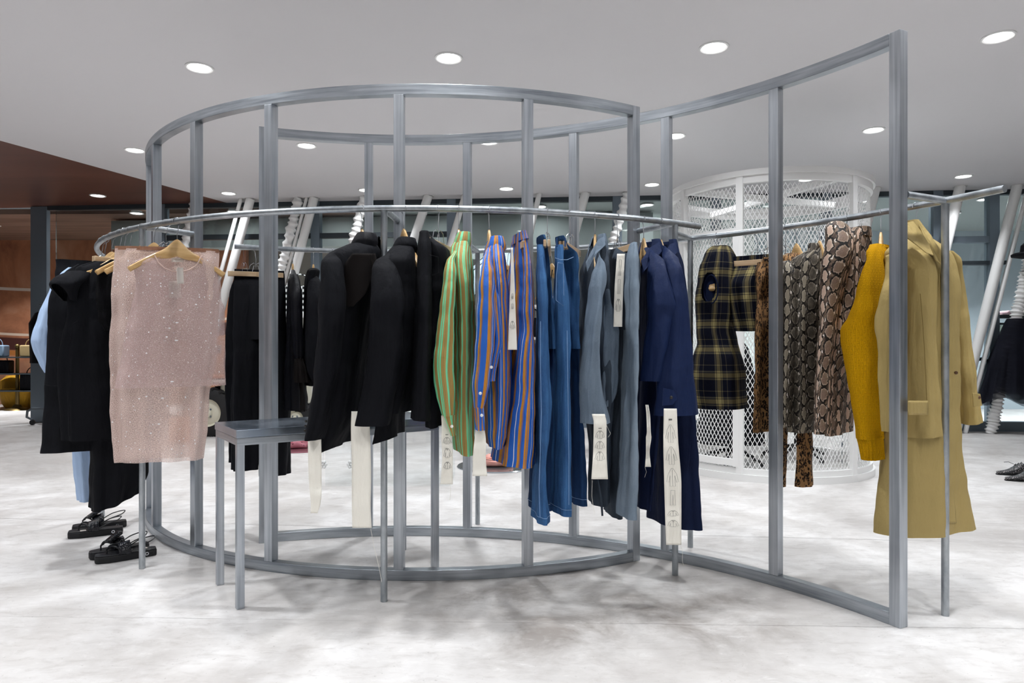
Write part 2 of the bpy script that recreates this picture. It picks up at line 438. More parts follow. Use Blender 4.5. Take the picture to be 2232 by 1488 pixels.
def frame(name, label, c, r, angs, loc):
    T = thing(name, label, 'display frame', loc)
    a0, a1 = angs[0], angs[-1]; e = TW / 2 / r * (1 if a1 > a0 else -1)
    arc_beam(c, r, a0 + e, a1 - e, 0.0, TH, TW).build('bottom_beam', M['steel_h'], T, bevel=0.002)
    arc_beam(c, r, a0 + e, a1 - e, HF - TH, HF, TW).build('top_beam', M['steel_h'], T, bevel=0.002)
    for i, a in enumerate(angs):
        end = i in (0, len(angs) - 1)
        z0, z1 = (0.0, HF) if end else (TH, HF - TH)
        p = pol(c, r, a)
        MB().box((p.x, p.y, (z0 + z1) / 2), (TW, TW, z1 - z0), a).build('post', M['steel_v'], T, smooth=False, bevel=0.002)
    return T
A1 = [hit(px, C1, R1) for px in (341, 428.5, 591, 870.5, 1149.5, 1381)]
A1 = [a if a < 0 else a - 2 * PI for a in A1]
A1 = [A1[0] - (A1[2] - A1[0]) / 2 * 0.98] + A1
A2 = [hit(px, C2, R2, False) for px in (574, 804, 1019, 1251, 1453, 1691, 1958)]
FRONT = frame('curved_frame', 'front curved frame of square galvanised tube with six upright posts in view', C1, R1, A1, (C1.x, C1.y - R1, 0))
BACK = frame('curved_frame', 'back curved frame of square galvanised tube sweeping out to the tall right end post', C2, R2, A2, (C2.x, C2.y + R2, 0))

def rail(label, c, r, a0, a1, legs, inward, loc):
    T = thing('clothes_rail', label, 'clothes rail', loc)
    n = 110
    MB().tube([pol(c, r, a0 + (a1 - a0) * i / n, ZR) for i in range(n + 1)], RP, 16).build('rail_tube', M['pipe'], T)
    for a, br in legs:
        p = pol(c, r, a)
        MB().tube([(p.x, p.y, 0), (p.x, p.y, ZR - RP * 0.6)], RP, 16).build('leg', M['pipe'], T)
        if br:
            q = pol(c, r + inward, a, ZR)
            MB().tube([pol(c, r, a, ZR), q], RP, 16).build('bracket', M['pipe'], T)
    return T
def ang_of(c, p): return math.atan2(p.y - c.y, p.x - c.x)
def neg(a): return a if a < 0 else a - 2 * PI
L1 = [neg(ang_of(C1, on_floor(x, y))) for x, y in ((230, 1125), (303, 1240), (837, 1310), (1472, 1253))]
E1 = neg(hit(1524, C1, RR1))
FRAIL = rail('front bent pipe rail outside the round frame, hung with black, striped, denim and navy clothes', C1, RR1, L1[0] - 0.13, E1,
     [(L1[0], False), (L1[1], True), (L1[2], True), (L1[3], True)], -(RR1 - R1 + 0.01), pol(C1, RR1, L1[2]))
L2 = [ang_of(C2, on_floor(x, y)) for x, y in ((1041, 1142), (1505, 1192), (2070, 1338))]
BRAIL = rail('back bent pipe rail behind the frame, hung with plaid, leopard, snakeskin print and trench coat', C2, RR2, hit(511, C2, RR2, False), hit(2150, C2, RR2, False) if False else ang_of(C2, at(2150, 422, 2.45)),
     [(L2[0], True), (L2[1], True), (L2[2], True)], -(RR2 - R2 - TW / 2), pol(C2, RR2, L2[1]))

# steel console table standing through the ring
Bl, Bf, Br = on_floor(484, 1272), on_floor(523, 1325), on_floor(948, 1235)
ux = (Br - Bf).normalized(); uy = Vector((-ux.y, ux.x, 0)); Lx, Ly = (Br - Bf).length + 0.03, (Bl - Bf).length + 0.03
ctr = Bf + ux * ((Br - Bf).length / 2) + uy * ((Bl - Bf).length / 2); ra = math.atan2(ux.y, ux.x)
TZ = 0.722
T = thing('console_table', 'narrow galvanised steel console table standing through the front of the round frame', 'table', ctr, ra)
MB().box((0, 0, TZ - 0.016), (Lx + 0.006, Ly + 0.006, 0.032), 0).build('table_top', M['table_top'], T, False, True, 0.002)
bm = MB()
for sy in (-1, 1): bm.box((0, sy * (Ly / 2 - 0.015), TZ - 0.048), (Lx, 0.03, 0.03))
for sx in (-1, 1): bm.box((sx * (Lx / 2 - 0.015), 0, TZ - 0.048), (0.03, Ly - 0.06, 0.03))
bm.build('apron_frame', M['steel_h'], T, False, True, 0.0015)
for sx in (-1, 1):
    for sy in (-1, 1):
        MB().box((sx * (Lx / 2 - 0.015), sy * (Ly / 2 - 0.015), (TZ - 0.063) / 2), (0.03, 0.03, TZ - 0.063)).build('leg', M['steel_v'], T, False, True, 0.0015)
# ------------------------------------------------------------------ cloth: materials and builders
def fabric(name, col, rough=0.85, weave=900.0, var=0.12, sheen=0.0, alpha=1.0, bump=0.25):
    """plain cloth: fine weave, slight tone variation"""
    t = NT(name); u = t.uv(); o = t.obj()
    n = t.noise(t.map(u, (weave, weave * 0.8, 1)), 1.0, 2, 0.6)
    n2 = t.noise(o, 7.0, 3, 0.5)
    f = t.math('ADD', t.math('MULTIPLY', n, 0.6), t.math('MULTIPLY', n2, 0.4))
    c = srgb(col); k0, k1 = 1 - var * 1.6, 1 + var * 1.6
    t.set(col=t.ramp(f, [(0.3, tuple(v * k0 for v in c[:3])), (0.7, tuple(min(1, v * k1) for v in c[:3]))]), rough=rough, spec=0.14,
          normal=wrinkles(t, n, bump * 4), alpha=alpha)
    if sheen: t.set(sheen=sheen)
    return t.m
M['black_wool'] = fabric('black_wool', '#0e0f14', 0.8, 1100, 0.2)
M['black_cotton'] = fabric('black_cotton', '#101116', 0.75, 1300, 0.2)
M['black_fuzzy'] = fabric('black_fuzzy', '#0a0a0d', 0.95, 260, 0.5, 0.0, 1.0, 0.4)
M['black_silk'] = fabric('black_silk', '#101015', 0.5, 1300, 0.2)
M['black_sheer'] = fabric('black_sheer', '#1a1615', 0.8, 1100, 0.2, alpha=0.93)
M['navy'] = fabric('navy_cotton', '#172548', 0.6, 1300, 0.1)
M['navy_dark'] = fabric('navy_cloth', '#101b38', 0.7, 1300, 0.1)
M['blue_shirt'] = fabric('pale_blue_cotton', '#b5cdee', 0.8, 900, 0.05)
M['trench'] = fabric('tan_gabardine', '#ac9762', 0.62, 1400, 0.06)
M['trench_in'] = fabric('tan_lining', '#7d6838', 0.75, 1400, 0.08)
M['canvas'] = fabric('cream_canvas', '#f5f1e6', 0.9, 700, 0.04)
M['paper_tag'] = plain('paper_tag', '#e9dfd6', 0.8)
M['print'] = plain('black_print', '#2c2b2a', 0.8)
M['button_white'] = plain('white_button', '#e8e6e0', 0.3)
M['button_dark'] = plain('dark_button', '#221d1a', 0.35)
M['button_brown'] = plain('brown_button', '#5a3c22', 0.35)
M['brown_trim'] = fabric('brown_trim', '#8a6450', 0.9, 600, 0.1)

def stripes(name, period, stops, rough=0.7, axis=0):
    t = NT(name); u = t.uv(); x, y, z = t.sep(u)
    fr = t.math('FRACT', t.math('ADD', t.math('DIVIDE', x, period), 100.0))
    c = t.ramp(fr, [(p, srgb(h)) for p, h in stops], 'CONSTANT')
    n = t.noise(t.map(u, (1200, 900, 1)), 1.0, 2)
    c = t.mix(0.10, c, t.ramp(n, [(0.3, (0.2, 0.2, 0.2)), (0.7, (1, 1, 1))]), 'MULTIPLY')
    t.set(col=c, rough=rough, spec=0.3, normal=wrinkles(t, n))
    return t.m
M['green_stripe'] = stripes('green_tan_stripe', 0.100, [(0, '#ab8d50'), (0.12, '#64522e'), (0.13, '#ab8d50'), (0.30, '#74d9a2'), (0.43, '#ab8d50'), (0.48, '#74d9a2'), (0.57, '#4c8a5c'), (0.58, '#ab8d50'), (0.68, '#64522e'), (0.69, '#ab8d50'), (0.80, '#7fe0aa'), (0.96, '#ab8d50')])
M['blue_stripe'] = stripes('blue_orange_stripe', 0.125, [(0, '#2a66c4'), (0.18, '#c4832c'), (0.30, '#7c6a80'), (0.33, '#c4832c'), (0.39, '#2a66c4'), (0.56, '#efede8'), (0.585, '#2a66c4'), (0.70, '#cc8c32'), (0.83, '#5a66a0'), (0.86, '#a8704c'), (0.90, '#2a66c4')])

def denim(name, c1, c2, seam=None):
    t = NT(name); u = t.uv(); x, y, z = t.sep(u)
    n = t.noise(t.map(u, (1400, 120, 1)), 1.0, 3, 0.7); w = t.noise(t.obj(), 5, 4, 0.6)
    c = t.ramp(t.math('ADD', t.math('MULTIPLY', t.math('ADD', n, t.noise(t.map(u, (45, 5, 1)), 1.0, 4, 0.7)), 0.36), t.math('MULTIPLY', w, 0.28)), [(0.32, srgb(c1)), (0.68, srgb(c2))])
    t.set(col=c, rough=0.85, spec=0.2, normal=wrinkles(t, n, 0.9))
    return t.m
M['denim'] = denim('blue_denim', '#1a3b68', '#4775a6')
M['denim_dark'] = denim('blue_denim_darkened', '#13294a', '#234470')  # same denim darkened: shade painted into the far legs; also for belt loops
M['denim_seam'] = plain('denim_seam', '#7d9cc4', 0.9)
M['chambray'] = denim('grey_chambray', '#4c5a6a', '#7c8a98')
M['chambray_dark'] = denim('grey_chambray_darkened', '#2e3640', '#49535f')  # chambray darkened: shade painted into trouser waist, far leg and shirt body
M['chambray_lit'] = denim('grey_chambray_lit', '#647485', '#93a1ae')  # lit copy of the trouser cloth, its light painted into the near leg

def plaid():
    t = NT('navy_gold_plaid'); u = t.uv(); x, y, z = t.sep(u)
    W = '#000000'
    def band(v, per, off):
        fr = t.math('FRACT', t.math('ADD', t.math('DIVIDE', v, per), 50.0 + off))
        return t.ramp(fr, [(0, (0, 0, 0)), (0.34, (0.35,) * 3), (0.40, (0.05,) * 3), (0.43, (0.5,) * 3), (0.60, (0.05,) * 3), (0.63, (0.35,) * 3), (0.69, (0, 0, 0)), (0.90, (0.42,) * 3), (0.92, (0, 0, 0))], 'CONSTANT')
    a = band(x, 0.105, 0.1); b = band(y, 0.128, 0.35)
    s = t.math('ADD', a, b, clamp=True)
    n = t.noise(t.map(u, (900, 900, 1)), 1.0, 2, 0.6)
    s = t.math('ADD', s, t.math('MULTIPLY', t.math('SUBTRACT', n, 0.5), 0.12), clamp=True)
    c = t.ramp(s, [(0.02, srgb('#0c0f1e')), (0.35, srgb('#45423c')), (0.55, srgb('#62583e')), (0.9, srgb('#978b60'))])
    t.set(col=c, rough=0.92, spec=0.15, normal=wrinkles(t, n, 0.8))
    return t.m
M['plaid'] = plaid()
def leopard():
    t = NT('leopard_print'); u = t.uv()
    w = t.noise(u, 40, 3, 0.6, col=True)
    uv = t.node('ShaderNodeVectorMath', {0: u, 1: t.node('ShaderNodeVectorMath', {0: w, 1: (0.016, 0.016, 0)}, operation='MULTIPLY').outputs[0]}, operation='ADD').outputs[0]
    d = t.voro(t.map(uv, (1.15, 0.85, 1)), 56.0, 'F1', 0.9)
    gap = t.ramp(t.noise(u, 95, 2, 0.5), [(0.32, (0, 0, 0)), (0.38, (1, 1, 1))])
    ring = t.ramp(d, [(0.22, (0, 0, 0)), (0.26, (1, 1, 1)), (0.50, (1, 1, 1)), (0.55, (0, 0, 0))])
    mid = t.ramp(d, [(0.18, (1, 1, 1)), (0.24, (0, 0, 0))])
    c = t.mix(t.noise(u, 14, 3), srgb('#86623e'), srgb('#a27c54'))
    c = t.mix(t.math('MULTIPLY', mid, 0.55), c, srgb('#6a4422'))
    c = t.mix(t.math('MULTIPLY', ring, gap), c, srgb('#1d1410'))
    t.set(col=c, rough=0.8, spec=0.2, normal=wrinkles(t, None, 0.8))
    return t.m
M['leopard'] = leopard()
def python(name, lights, mids):
    t = NT(name); u = t.uv()
    w = t.noise(u, 55, 2, 0.5, col=True)
    wv = t.node('ShaderNodeVectorMath', {0: t.node('ShaderNodeVectorMath', {0: w, 1: (0.5, 0.5, 0)}, operation='SUBTRACT').outputs[0], 1: (0.026, 0.026, 0)}, operation='MULTIPLY').outputs[0]
    uv = t.node('ShaderNodeVectorMath', {0: u, 1: wv}, operation='ADD').outputs[0]
    x, y, z = t.sep(uv)
    PX, PY = 0.062, 0.066
    # half-drop repeat: pale ovals down one column, mottled scaly patches in between
    cx = t.math('DIVIDE', x, PX); col = t.math('FLOOR', cx)
    fx = t.math('SUBTRACT', t.math('FRACT', t.math('ADD', cx, 60.0)), 0.5)
    alt = t.math('MODULO', t.math('ADD', col, 60.0), 2.0)
    fy = t.math('SUBTRACT', t.math('FRACT', t.math('ADD', t.math('ADD', t.math('DIVIDE', y, PY), 60.0), t.math('MULTIPLY', alt, 0.5))), 0.5)
    def ell(rx, ry, ox=0.0, oy=0.0):
        a = t.math('DIVIDE', t.math('SUBTRACT', fx, ox), rx); b = t.math('DIVIDE', t.math('SUBTRACT', fy, oy), ry)
        return t.math('SQRT', t.math('ADD', t.math('MULTIPLY', a, a), t.math('MULTIPLY', b, b)))
    e = ell(t.math('ADD', 0.29, t.math('MULTIPLY', alt, 0.14)), 0.42)
    rim = t.ramp(t.math('MULTIPLY', e, 0.5), [(0.40, (0, 0, 0)), (0.44, (1, 1, 1)), (0.49, (1, 1, 1)), (0.51, (0, 0, 0))])
    inside = t.ramp(t.math('MULTIPLY', e, 0.5), [(0.49, (1, 1, 1)), (0.51, (0, 0, 0))])
    blackz = t.ramp(t.math('MULTIPLY', e, 0.5), [(0.50, (1, 1, 1)), (0.62, (1, 1, 1)), (0.70, (0, 0, 0))])
    chip = t.ramp(ell(0.05, 0.13, 0.44, 0.2), [(0.9, (1, 1, 1)), (1.0, (0, 0, 0))])
    sc = t.voro(t.map(u, (1.0, 0.7, 1), (0, 0, 0), (0, 0, 0.7)), 330, 'F1', 0.25)
    scm = t.ramp(sc, [(0.25, (1, 1, 1)), (0.55, (0.25, 0.25, 0.25))])
    patch = t.ramp(t.noise(u, 30, 3, 0.6), [(0.40, (0, 0, 0)), (0.56, (1, 1, 1))])
    bgc = t.mix(scm, srgb('#1d1817'), t.mix(patch, srgb(mids[0]), srgb(mids[1])))
    c = t.mix(blackz, bgc, srgb('#15110f'))
    patchy = t.mix(scm, srgb('#221b19'), t.mix(patch, srgb(mids[1]), srgb(lights[1])))
    pale = t.mix(t.math('MULTIPLY', scm, 0.25), srgb(lights[0]), srgb(lights[2]))
    c = t.mix(inside, c, t.mix(alt, pale, patchy))
    c = t.mix(t.math('MULTIPLY', rim, t.math('SUBTRACT', 1.0, t.math('MULTIPLY', alt, 0.6))), c, srgb(lights[2])); c = t.mix(chip, c, srgb('#e6ded4'))
    t.set(col=c, rough=0.6, spec=0.3, normal=wrinkles(t, None, 0.8))
    return t.m
M['python_grey'] = python('grey_snakeskin_print', ('#8d8474', '#5c564c', '#b3a896'), ('#4b453d', '#7d7466'))
M['python_tan'] = python('tan_snakeskin_print', ('#c9aa97', '#9c8272', '#d9c4b0'), ('#5d4a40', '#9d8570'))
def knit():
    t = NT('mustard_knit'); u = t.uv(); x, y, z = t.sep(u)
    sx = t.math('SINE', t.math('MULTIPLY', x, 2 * PI / 0.0055)); sy = t.math('SINE', t.math('MULTIPLY', y, 2 * PI / 0.0055))
    bx = t.math('SINE', t.math('MULTIPLY', x, 2 * PI / 0.022)); by = t.math('SINE', t.math('MULTIPLY', y, 2 * PI / 0.022))
    m = t.ramp(t.math('MULTIPLY', bx, by), [(0.45, (0, 0, 0)), (0.6, (1, 1, 1))])
    h = t.math('ADD', t.math('MULTIPLY', m, sy), t.math('MULTIPLY', t.math('SUBTRACT', 1.0, m), t.math('MULTIPLY', sx, 0.6)))
    h = t.math('ADD', h, t.math('MULTIPLY', t.noise(t.map(u, (500, 500, 1)), 1, 2), 0.6))
    c = t.ramp(t.math('ADD', t.math('MULTIPLY', h, 0.25), 0.5), [(0.2, srgb('#a87700')), (0.7, srgb('#d39d0a'))])
    t.set(col=c, rough=0.95, spec=0.1, normal=t.bump(h, 0.7, 0.003))
    return t.m
M['mustard'] = knit()
def sequin(name, a, tones=('#a07f7e', '#caaca8', '#f2dfdb')):
    t = NT(name); u = t.uv(); x, y, z = t.sep(u)
    n = t.noise(t.map(u, (220, 380, 1)), 1.0, 3, 0.7); n2 = t.noise(t.map(u, (700, 700, 1)), 1.0, 2)
    rows_ = t.math('SINE', t.math('MULTIPLY', y, 2 * PI / 0.0065))
    c = t.ramp(t.math('ADD', t.math('MULTIPLY', n, 0.6), t.math('MULTIPLY', n2, 0.4)), [(0.36, srgb(tones[0])), (0.50, srgb(tones[1])), (0.64, srgb(tones[2]))])
    spot = t.voro(u, 48.0, 'F1', 1.0); rnd = t.node('ShaderNodeTexVoronoi', {'Vector': u, 'Scale': 48.0}).outputs['Color']
    r1, r2, r3 = t.sep(rnd)
    big = t.math('MULTIPLY', t.math('LESS_THAN', spot, 0.16), t.math('GREATER_THAN', r1, 0.60))
    fine = t.voro(u, 170.0, 'F1', 1.0)
    sm = t.math('MULTIPLY', t.math('LESS_THAN', fine, 0.17), t.math('GREATER_THAN', n, 0.50))
    sq = t.math('MAXIMUM', big, sm)
    c = t.mix(sq, c, (0.95, 0.95, 0.97, 1))
    al = t.math('ADD', t.math('MULTIPLY', t.ramp(t.math('ADD', t.math('MULTIPLY', n, 0.7), t.math('MULTIPLY', n2, 0.3)), [(0.36, (0.25,) * 3), (0.56, (1, 1, 1))]), a), t.math('MULTIPLY', rows_, 0.06))
    al = t.math('MAXIMUM', al, sq)
    t.set(col=c, alpha=al, rough=t.math('SUBTRACT', 0.85, t.math('MULTIPLY', sq, 0.65)), spec=0.4, normal=t.bump(n, 0.5, 0.003))
    return t.m
M['sequin'] = sequin('pink_sequin_knit', 0.62)
M['sequin_thick'] = sequin('pink_sequin_knit_double', 0.86, ('#c09a8e', '#e6cabf', '#fdeee8'))

# ---- geometry
def pchip(xs, ys, x):
    n = len(xs)
    if x <= xs[0]: return ys[0]
    if x >= xs[-1]: return ys[-1]
    h = [xs[i + 1] - xs[i] for i in range(n - 1)]; dl = [(ys[i + 1] - ys[i]) / h[i] for i in range(n - 1)]
    i = 0
    while x > xs[i + 1]: i += 1
    def slope(j):
        if j == 0: return dl[0]
        if j == n - 1: return dl[-1]
        if dl[j - 1] * dl[j] <= 0: return 0.0
        w1, w2 = 2 * h[j] + h[j - 1], h[j] + 2 * h[j - 1]
        return (w1 + w2) / (w1 / dl[j - 1] + w2 / dl[j])
    s = (x - xs[i]) / h[i]; m0, m1 = slope(i) * h[i], slope(i + 1) * h[i]
    return ys[i] * (2 * s ** 3 - 3 * s * s + 1) + m0 * (s ** 3 - 2 * s * s + s) + ys[i + 1] * (3 * s * s - 2 * s ** 3) + m1 * (s ** 3 - s * s)

class Hang:
    """where a garment hangs: point on a rail, axis A across the view, axis Dv away from the viewer"""
    def __init__(s, rail_no, px, mode='edge', twist=0.0):
        c, r, near = ((C1, RR1, True), (C2, RR2, False))[rail_no - 1]
        a = hit(px, c, r, near); s.a = a
        s.O = pol(c, r, a, ZR); s.px = px
        if rail_no == 1: t = a + PI / 2 if mode == 'edge' else a + PI
        else: t = a - PI / 2 if mode == 'edge' else a
        if t > PI: t -= 2 * PI
        if t < -PI: t += 2 * PI
        s.t = t + math.radians(twist); s.mode = mode
        s.A = Vector((math.cos(s.t), math.sin(s.t), 0)); s.Dv = Vector((-math.sin(s.t), math.cos(s.t), 0))
        s.hang_rot = s.t + (PI / 2 if mode == 'edge' else 0.0)
    def solve(s, x, y, doff=0.0):
        """point on the garment's mid plane (pushed back by doff) seen at pixel x, y"""
        k = (x - CX) / F; ct, st = math.cos(s.t), math.sin(s.t)
        q = (k * (s.O.y + doff * ct) - s.O.x + doff * st) / (ct - k * st)
        p = s.O + s.A * q + s.Dv * doff
        return Vector((p.x, p.y, HC + (YH - y) / F * p.y)), k
def loft(h, name, mat, rows, parent, n=64, fold=0.006, kf=5, seed=1, exp=0.9, holes=(), cap=False, cref=None, by='y', hem=(0.0, 0.0), u0=0.0, steps=None, wr=0.0055, pinch=0.0):
    rng = random.Random(seed); p1, p2, p3 = (rng.uniform(0, 6.28) for _ in range(3)); so = Vector((rng.uniform(0, 50),) * 3)
    rows = [tuple(r) + (0.0,) * (5 - len(r)) for r in rows]
    if name == 'sleeve' and cap and h.mode == 'edge' and rows[0][4] <= -.13 and rows[0][0] > 545:     # run the sleeve head up along the shoulder to the neck
        y0, a0, b0, dp, d0 = rows[0]; c0 = (a0 + b0) / 2; w0 = (b0 - a0) / 2
        c1, c2 = c0 + .8 * (h.px - c0), c0 + .35 * (h.px - c0)
        rows = [(y0 - 25, c1 - 5, c1 + 5, .02, d0 * .30), (y0 - 10, c2 - .55 * w0 - 2, c2 + .55 * w0 + 2, .028, d0 * .78)] + rows
    xs = [r[0] for r in rows] if by == 'y' else list(range(len(rows)))
    if steps is None: steps = max(14, int((xs[-1] - xs[0]) / 5)) if by == 'y' else 8 * (len(rows) - 1)
    comp = [[r[k] for r in rows] for k in range(5)]
    V, per, ys_, ths = [], [], [], []
    for i in range(steps + 1):
        x = xs[0] + (xs[-1] - xs[0]) * i / steps; v = i / steps
        y, xl, xr, deep, doff = (pchip(xs, comp[k], x) for k in range(5))
        C, k = h.solve((xl + xr) / 2, y, doff)
        W = (xr - xl) / 2 * C.y / F
        ca = abs(math.cos(h.t) - k * math.sin(h.t)); cd = abs(-math.sin(h.t) - k * math.cos(h.t))
        b = min(deep, 0.92 * W / cd) if cd > 1e-6 else deep
        a = math.sqrt(max(W * W - (b * cd) ** 2, (0.3 * W) ** 2)) / ca
        am = min(fold * (0.25 + 0.75 * v), 0.3 * min(a, b))
        k2 = kf + 3
        L = 0.0; prev = None
        for j in range(n):
            th = 2 * PI * j / n
            c_, s_ = math.cos(th), math.sin(th)
            cx_ = math.copysign(abs(c_) ** exp, c_); sx_ = math.copysign(abs(s_) ** exp, s_)
            f = am * (0.6 * math.sin(kf * th + p1 + 1.1 * math.sin(2.2 * v + p3)) + 0.4 * math.sin(k2 * th + p2 + 1.8 * v))
            P = C + h.A * (a * cx_) + h.Dv * (b * sx_)
            w = noise.noise(P * 9.0 + so) * wr + noise.noise(Vector((P.x * 4, P.y * 4, P.z * 22)) + so) * wr * 0.45 + noise.noise(Vector((P.x * 26, P.y * 26, P.z * 5 + P.x * 8)) + so) * wr * 0.8
            d = h.A * (c_ / max(a, 0.01)) + h.Dv * (s_ / max(b, 0.01)); d.normalize()
            P = P + d * (f + w)
            P.z -= hem[0] * v * v * math.cos(th - hem[1])
            V.append(P); ths.append(th); ys_.append(y)
            if prev is not None: L += (P - prev).length
            prev = P
        per.append(L * n / (n - 1))
    cr = cref if cref else sum(per) / len(per)
    Fc, UV = [], []
    for i in range(steps):
        for j in range(n):
            j2 = (j + 1) % n; q = (i * n + j, i * n + j2, (i + 1) * n + j2, (i + 1) * n + j)
            if holes:
                yc = (ys_[q[0]] + ys_[q[2]]) / 2; tc = math.degrees(2 * PI * (j + 0.5) / n)
                bad = False
                for tc0, tw, yc0, yw in holes:
                    dt = (tc - tc0 + 180) % 360 - 180
                    if (dt / tw) ** 2 + ((yc - yc0) / yw) ** 2 < 1: bad = True
                if bad: continue
            Fc.append(q)
            ua, ub = u0 + cr * j / n, u0 + cr * (j + 1) / n
            UV.append([(ua, V[q[0]].z), (ub, V[q[1]].z), (ub, V[q[2]].z), (ua, V[q[3]].z)])
    if cap:
        c = sum(V[:n], Vector()) / n; c.z += 0.006; V.append(c); m = len(V) - 1
        for j in range(n):
            Fc.append((j, m, (j + 1) % n)); UV.append([(u0 + cr * j / n, V[j].z), (u0 + cr * j / n, c.z), (u0 + cr * (j + 1) / n, V[(j + 1) % n].z)])
    return mesh(name, V, Fc, mat, parent, UV)
def leaf(h, name, mat, pts, parent, thick=.004):
    """a stiff folded flap; pts are (x, y, doff) round its edge"""
    V = [h.solve(x, y, d)[0] for x, y, d in pts]; c = sum(V, Vector()) / len(V); V.append(c); n = len(pts)
    o = mesh(name, V, [(i, (i + 1) % n, n) for i in range(n)], mat, parent, [[(V[i].x, V[i].z), (V[(i + 1) % n].x, V[(i + 1) % n].z), (c.x, c.z)] for i in range(n)], smooth=False)
    m = o.modifiers.new('thickness', 'SOLIDIFY'); m.thickness = thick; m.offset = 0
    b = o.modifiers.new('bevel', 'BEVEL'); b.width = .0012; b.segments = 2
    return o
def ring_line(o, n, back, mat, parent, name='hem_stitching', r=.0011, out=.0015):
    """a stitched line round a loft, 'back' rings above its hem"""
    vs = [v.co.copy() for v in o.data.vertices]; m = len(vs) // n
    ring = vs[(m - 1 - back) * n:(m - back) * n]; c = sum(ring, Vector()) / n
    return MB().tube([p + (p - c).normalized() * out for p in ring], r, 5, closed=True).build(name, mat, parent)
def smooth(pts, k=6):
    pts = [Vector(p) for p in pts]; out = []
    for i in range(len(pts) - 1):
        p0, p1, p2, p3 = pts[max(0, i - 1)], pts[i], pts[i + 1], pts[min(len(pts) - 1, i + 2)]
        for j in range(k):
            s = j / k
            out.append(.5 * (2 * p1 + (p2 - p0) * s + (2 * p0 - 5 * p1 + 4 * p2 - p3) * s * s + (3 * p1 - p0 - 3 * p2 + p3) * s ** 3))
    return out + [pts[-1]]
def strip(h, name, mat, rows, parent, doff, wave=0.004, seed=1, thick=0.0012, n=6, curl=0.0):
    """a thin hanging ribbon; rows: (y, xl, xr)"""
    rng = random.Random(seed); ph = rng.uniform(0, 6)
    ys = [r[0] for r in rows]; steps = max(8, int((ys[-1] - ys[0]) / 5)); V = []; UV = []; Fc = []
    for i in range(steps + 1):
        y = ys[0] + (ys[-1] - ys[0]) * i / steps; v = i / steps
        xl, xr = pchip(ys, [r[1] for r in rows], y), pchip(ys, [r[2] for r in rows], y)
        for j in range(n + 1):
            s = j / n
            dd = doff + wave * (math.sin(9 * v + ph) + 0.5 * math.sin(23 * v + ph * 2)) + wave * 0.7 * math.sin(3 * s + ph) + curl * (s - 0.5) ** 2
            p, k = h.solve(xl + (xr - xl) * s, y, dd); V.append(p)
    for i in range(steps):
        for j in range(n):
            q = (i * (n + 1) + j, i * (n + 1) + j + 1, (i + 1) * (n + 1) + j + 1, (i + 1) * (n + 1) + j)
            Fc.append(q); UV.append([(V[k].x * 1.0, V[k].z) for k in q])
    o = mesh(name, V, Fc, mat, parent, UV)
    m = o.modifiers.new('thickness', 'SOLIDIFY'); m.thickness = thick; m.offset = 0
    def P(s, v, lift=-0.0022):                      # a point on the ribbon's face, for print
        y = ys[0] + (ys[-1] - ys[0]) * v
        xl, xr = pchip(ys, [r[1] for r in rows], y), pchip(ys, [r[2] for r in rows], y)
        dd = doff + wave * (math.sin(9 * v + ph) + 0.5 * math.sin(23 * v + ph * 2)) + wave * 0.7 * math.sin(3 * s + ph) + curl * (s - 0.5) ** 2
        return h.solve(xl + (xr - xl) * s, y, dd + lift)[0]
    return o, P
def surf(h, x, y, xl, xr, deep, doff=0.0, lift=0.003, exp=0.9):
    u = max(-.98, min(.98, (x - (xl + xr) / 2) / ((xr - xl) / 2)))
    c = abs(u) ** (1 / exp); d = deep * math.sqrt(max(0, 1 - c * c)) ** exp
    return h.solve(x, y, doff - d - lift)[0]
def patch(h, name, mat, rows, parent, body, lift=0.004, n=8, thick=0.002, bevel=0.0):
    """a panel lying on the front of a loft; rows (y, xl, xr), body(y) -> xl, xr, deep, doff"""
    ys = [r[0] for r in rows]; m = max(4, int((ys[-1] - ys[0]) / 5)); V = []; Fc = []; UV = []
    for i in range(m + 1):
        y = ys[0] + (ys[-1] - ys[0]) * i / m; xl, xr = pchip(ys, [r[1] for r in rows], y), pchip(ys, [r[2] for r in rows], y)
        V += [surf(h, xl + (xr - xl) * j / n, y, *body(y), lift) for j in range(n + 1)]
    for i in range(m):
        for j in range(n):
            q = (i * (n + 1) + j, i * (n + 1) + j + 1, (i + 1) * (n + 1) + j + 1, (i + 1) * (n + 1) + j); Fc.append(q); UV.append([(V[k].x, V[k].z) for k in q])
    o = mesh(name, V, Fc, mat, parent, UV)
    md = o.modifiers.new('thickness', 'SOLIDIFY'); md.thickness = thick; md.offset = 0
    return o
def drawing(P, parent, sketches, name='print', r=0.00045):
    """fine line drawings printed on a ribbon; polylines in (s, v)"""
    mb = MB()
    for pl in sketches:
        pts = [P(s, v) for s, v in pl]
        mb.tube(pts, r, 4)
    return mb.build(name, M['print'], parent)
def garment(h, name, label, cat, ybot=None, group=None):
    return thing(name, label, cat, (h.O.x, h.O.y, HC + (YH - (ybot or 1000)) / F * h.O.y), 0, group)
def button(h, x, y, doff, mat, parent, r=0.006):
    p, k = h.solve(x, y, doff)
    R = Matrix.Rotation(math.atan2(p.x, p.y) * -1, 3, 'Z')
    mb = MB(); mb.ball(p, r, 12, 6, (1, 0.35, 1), R)
    mb.build('button', mat, parent)

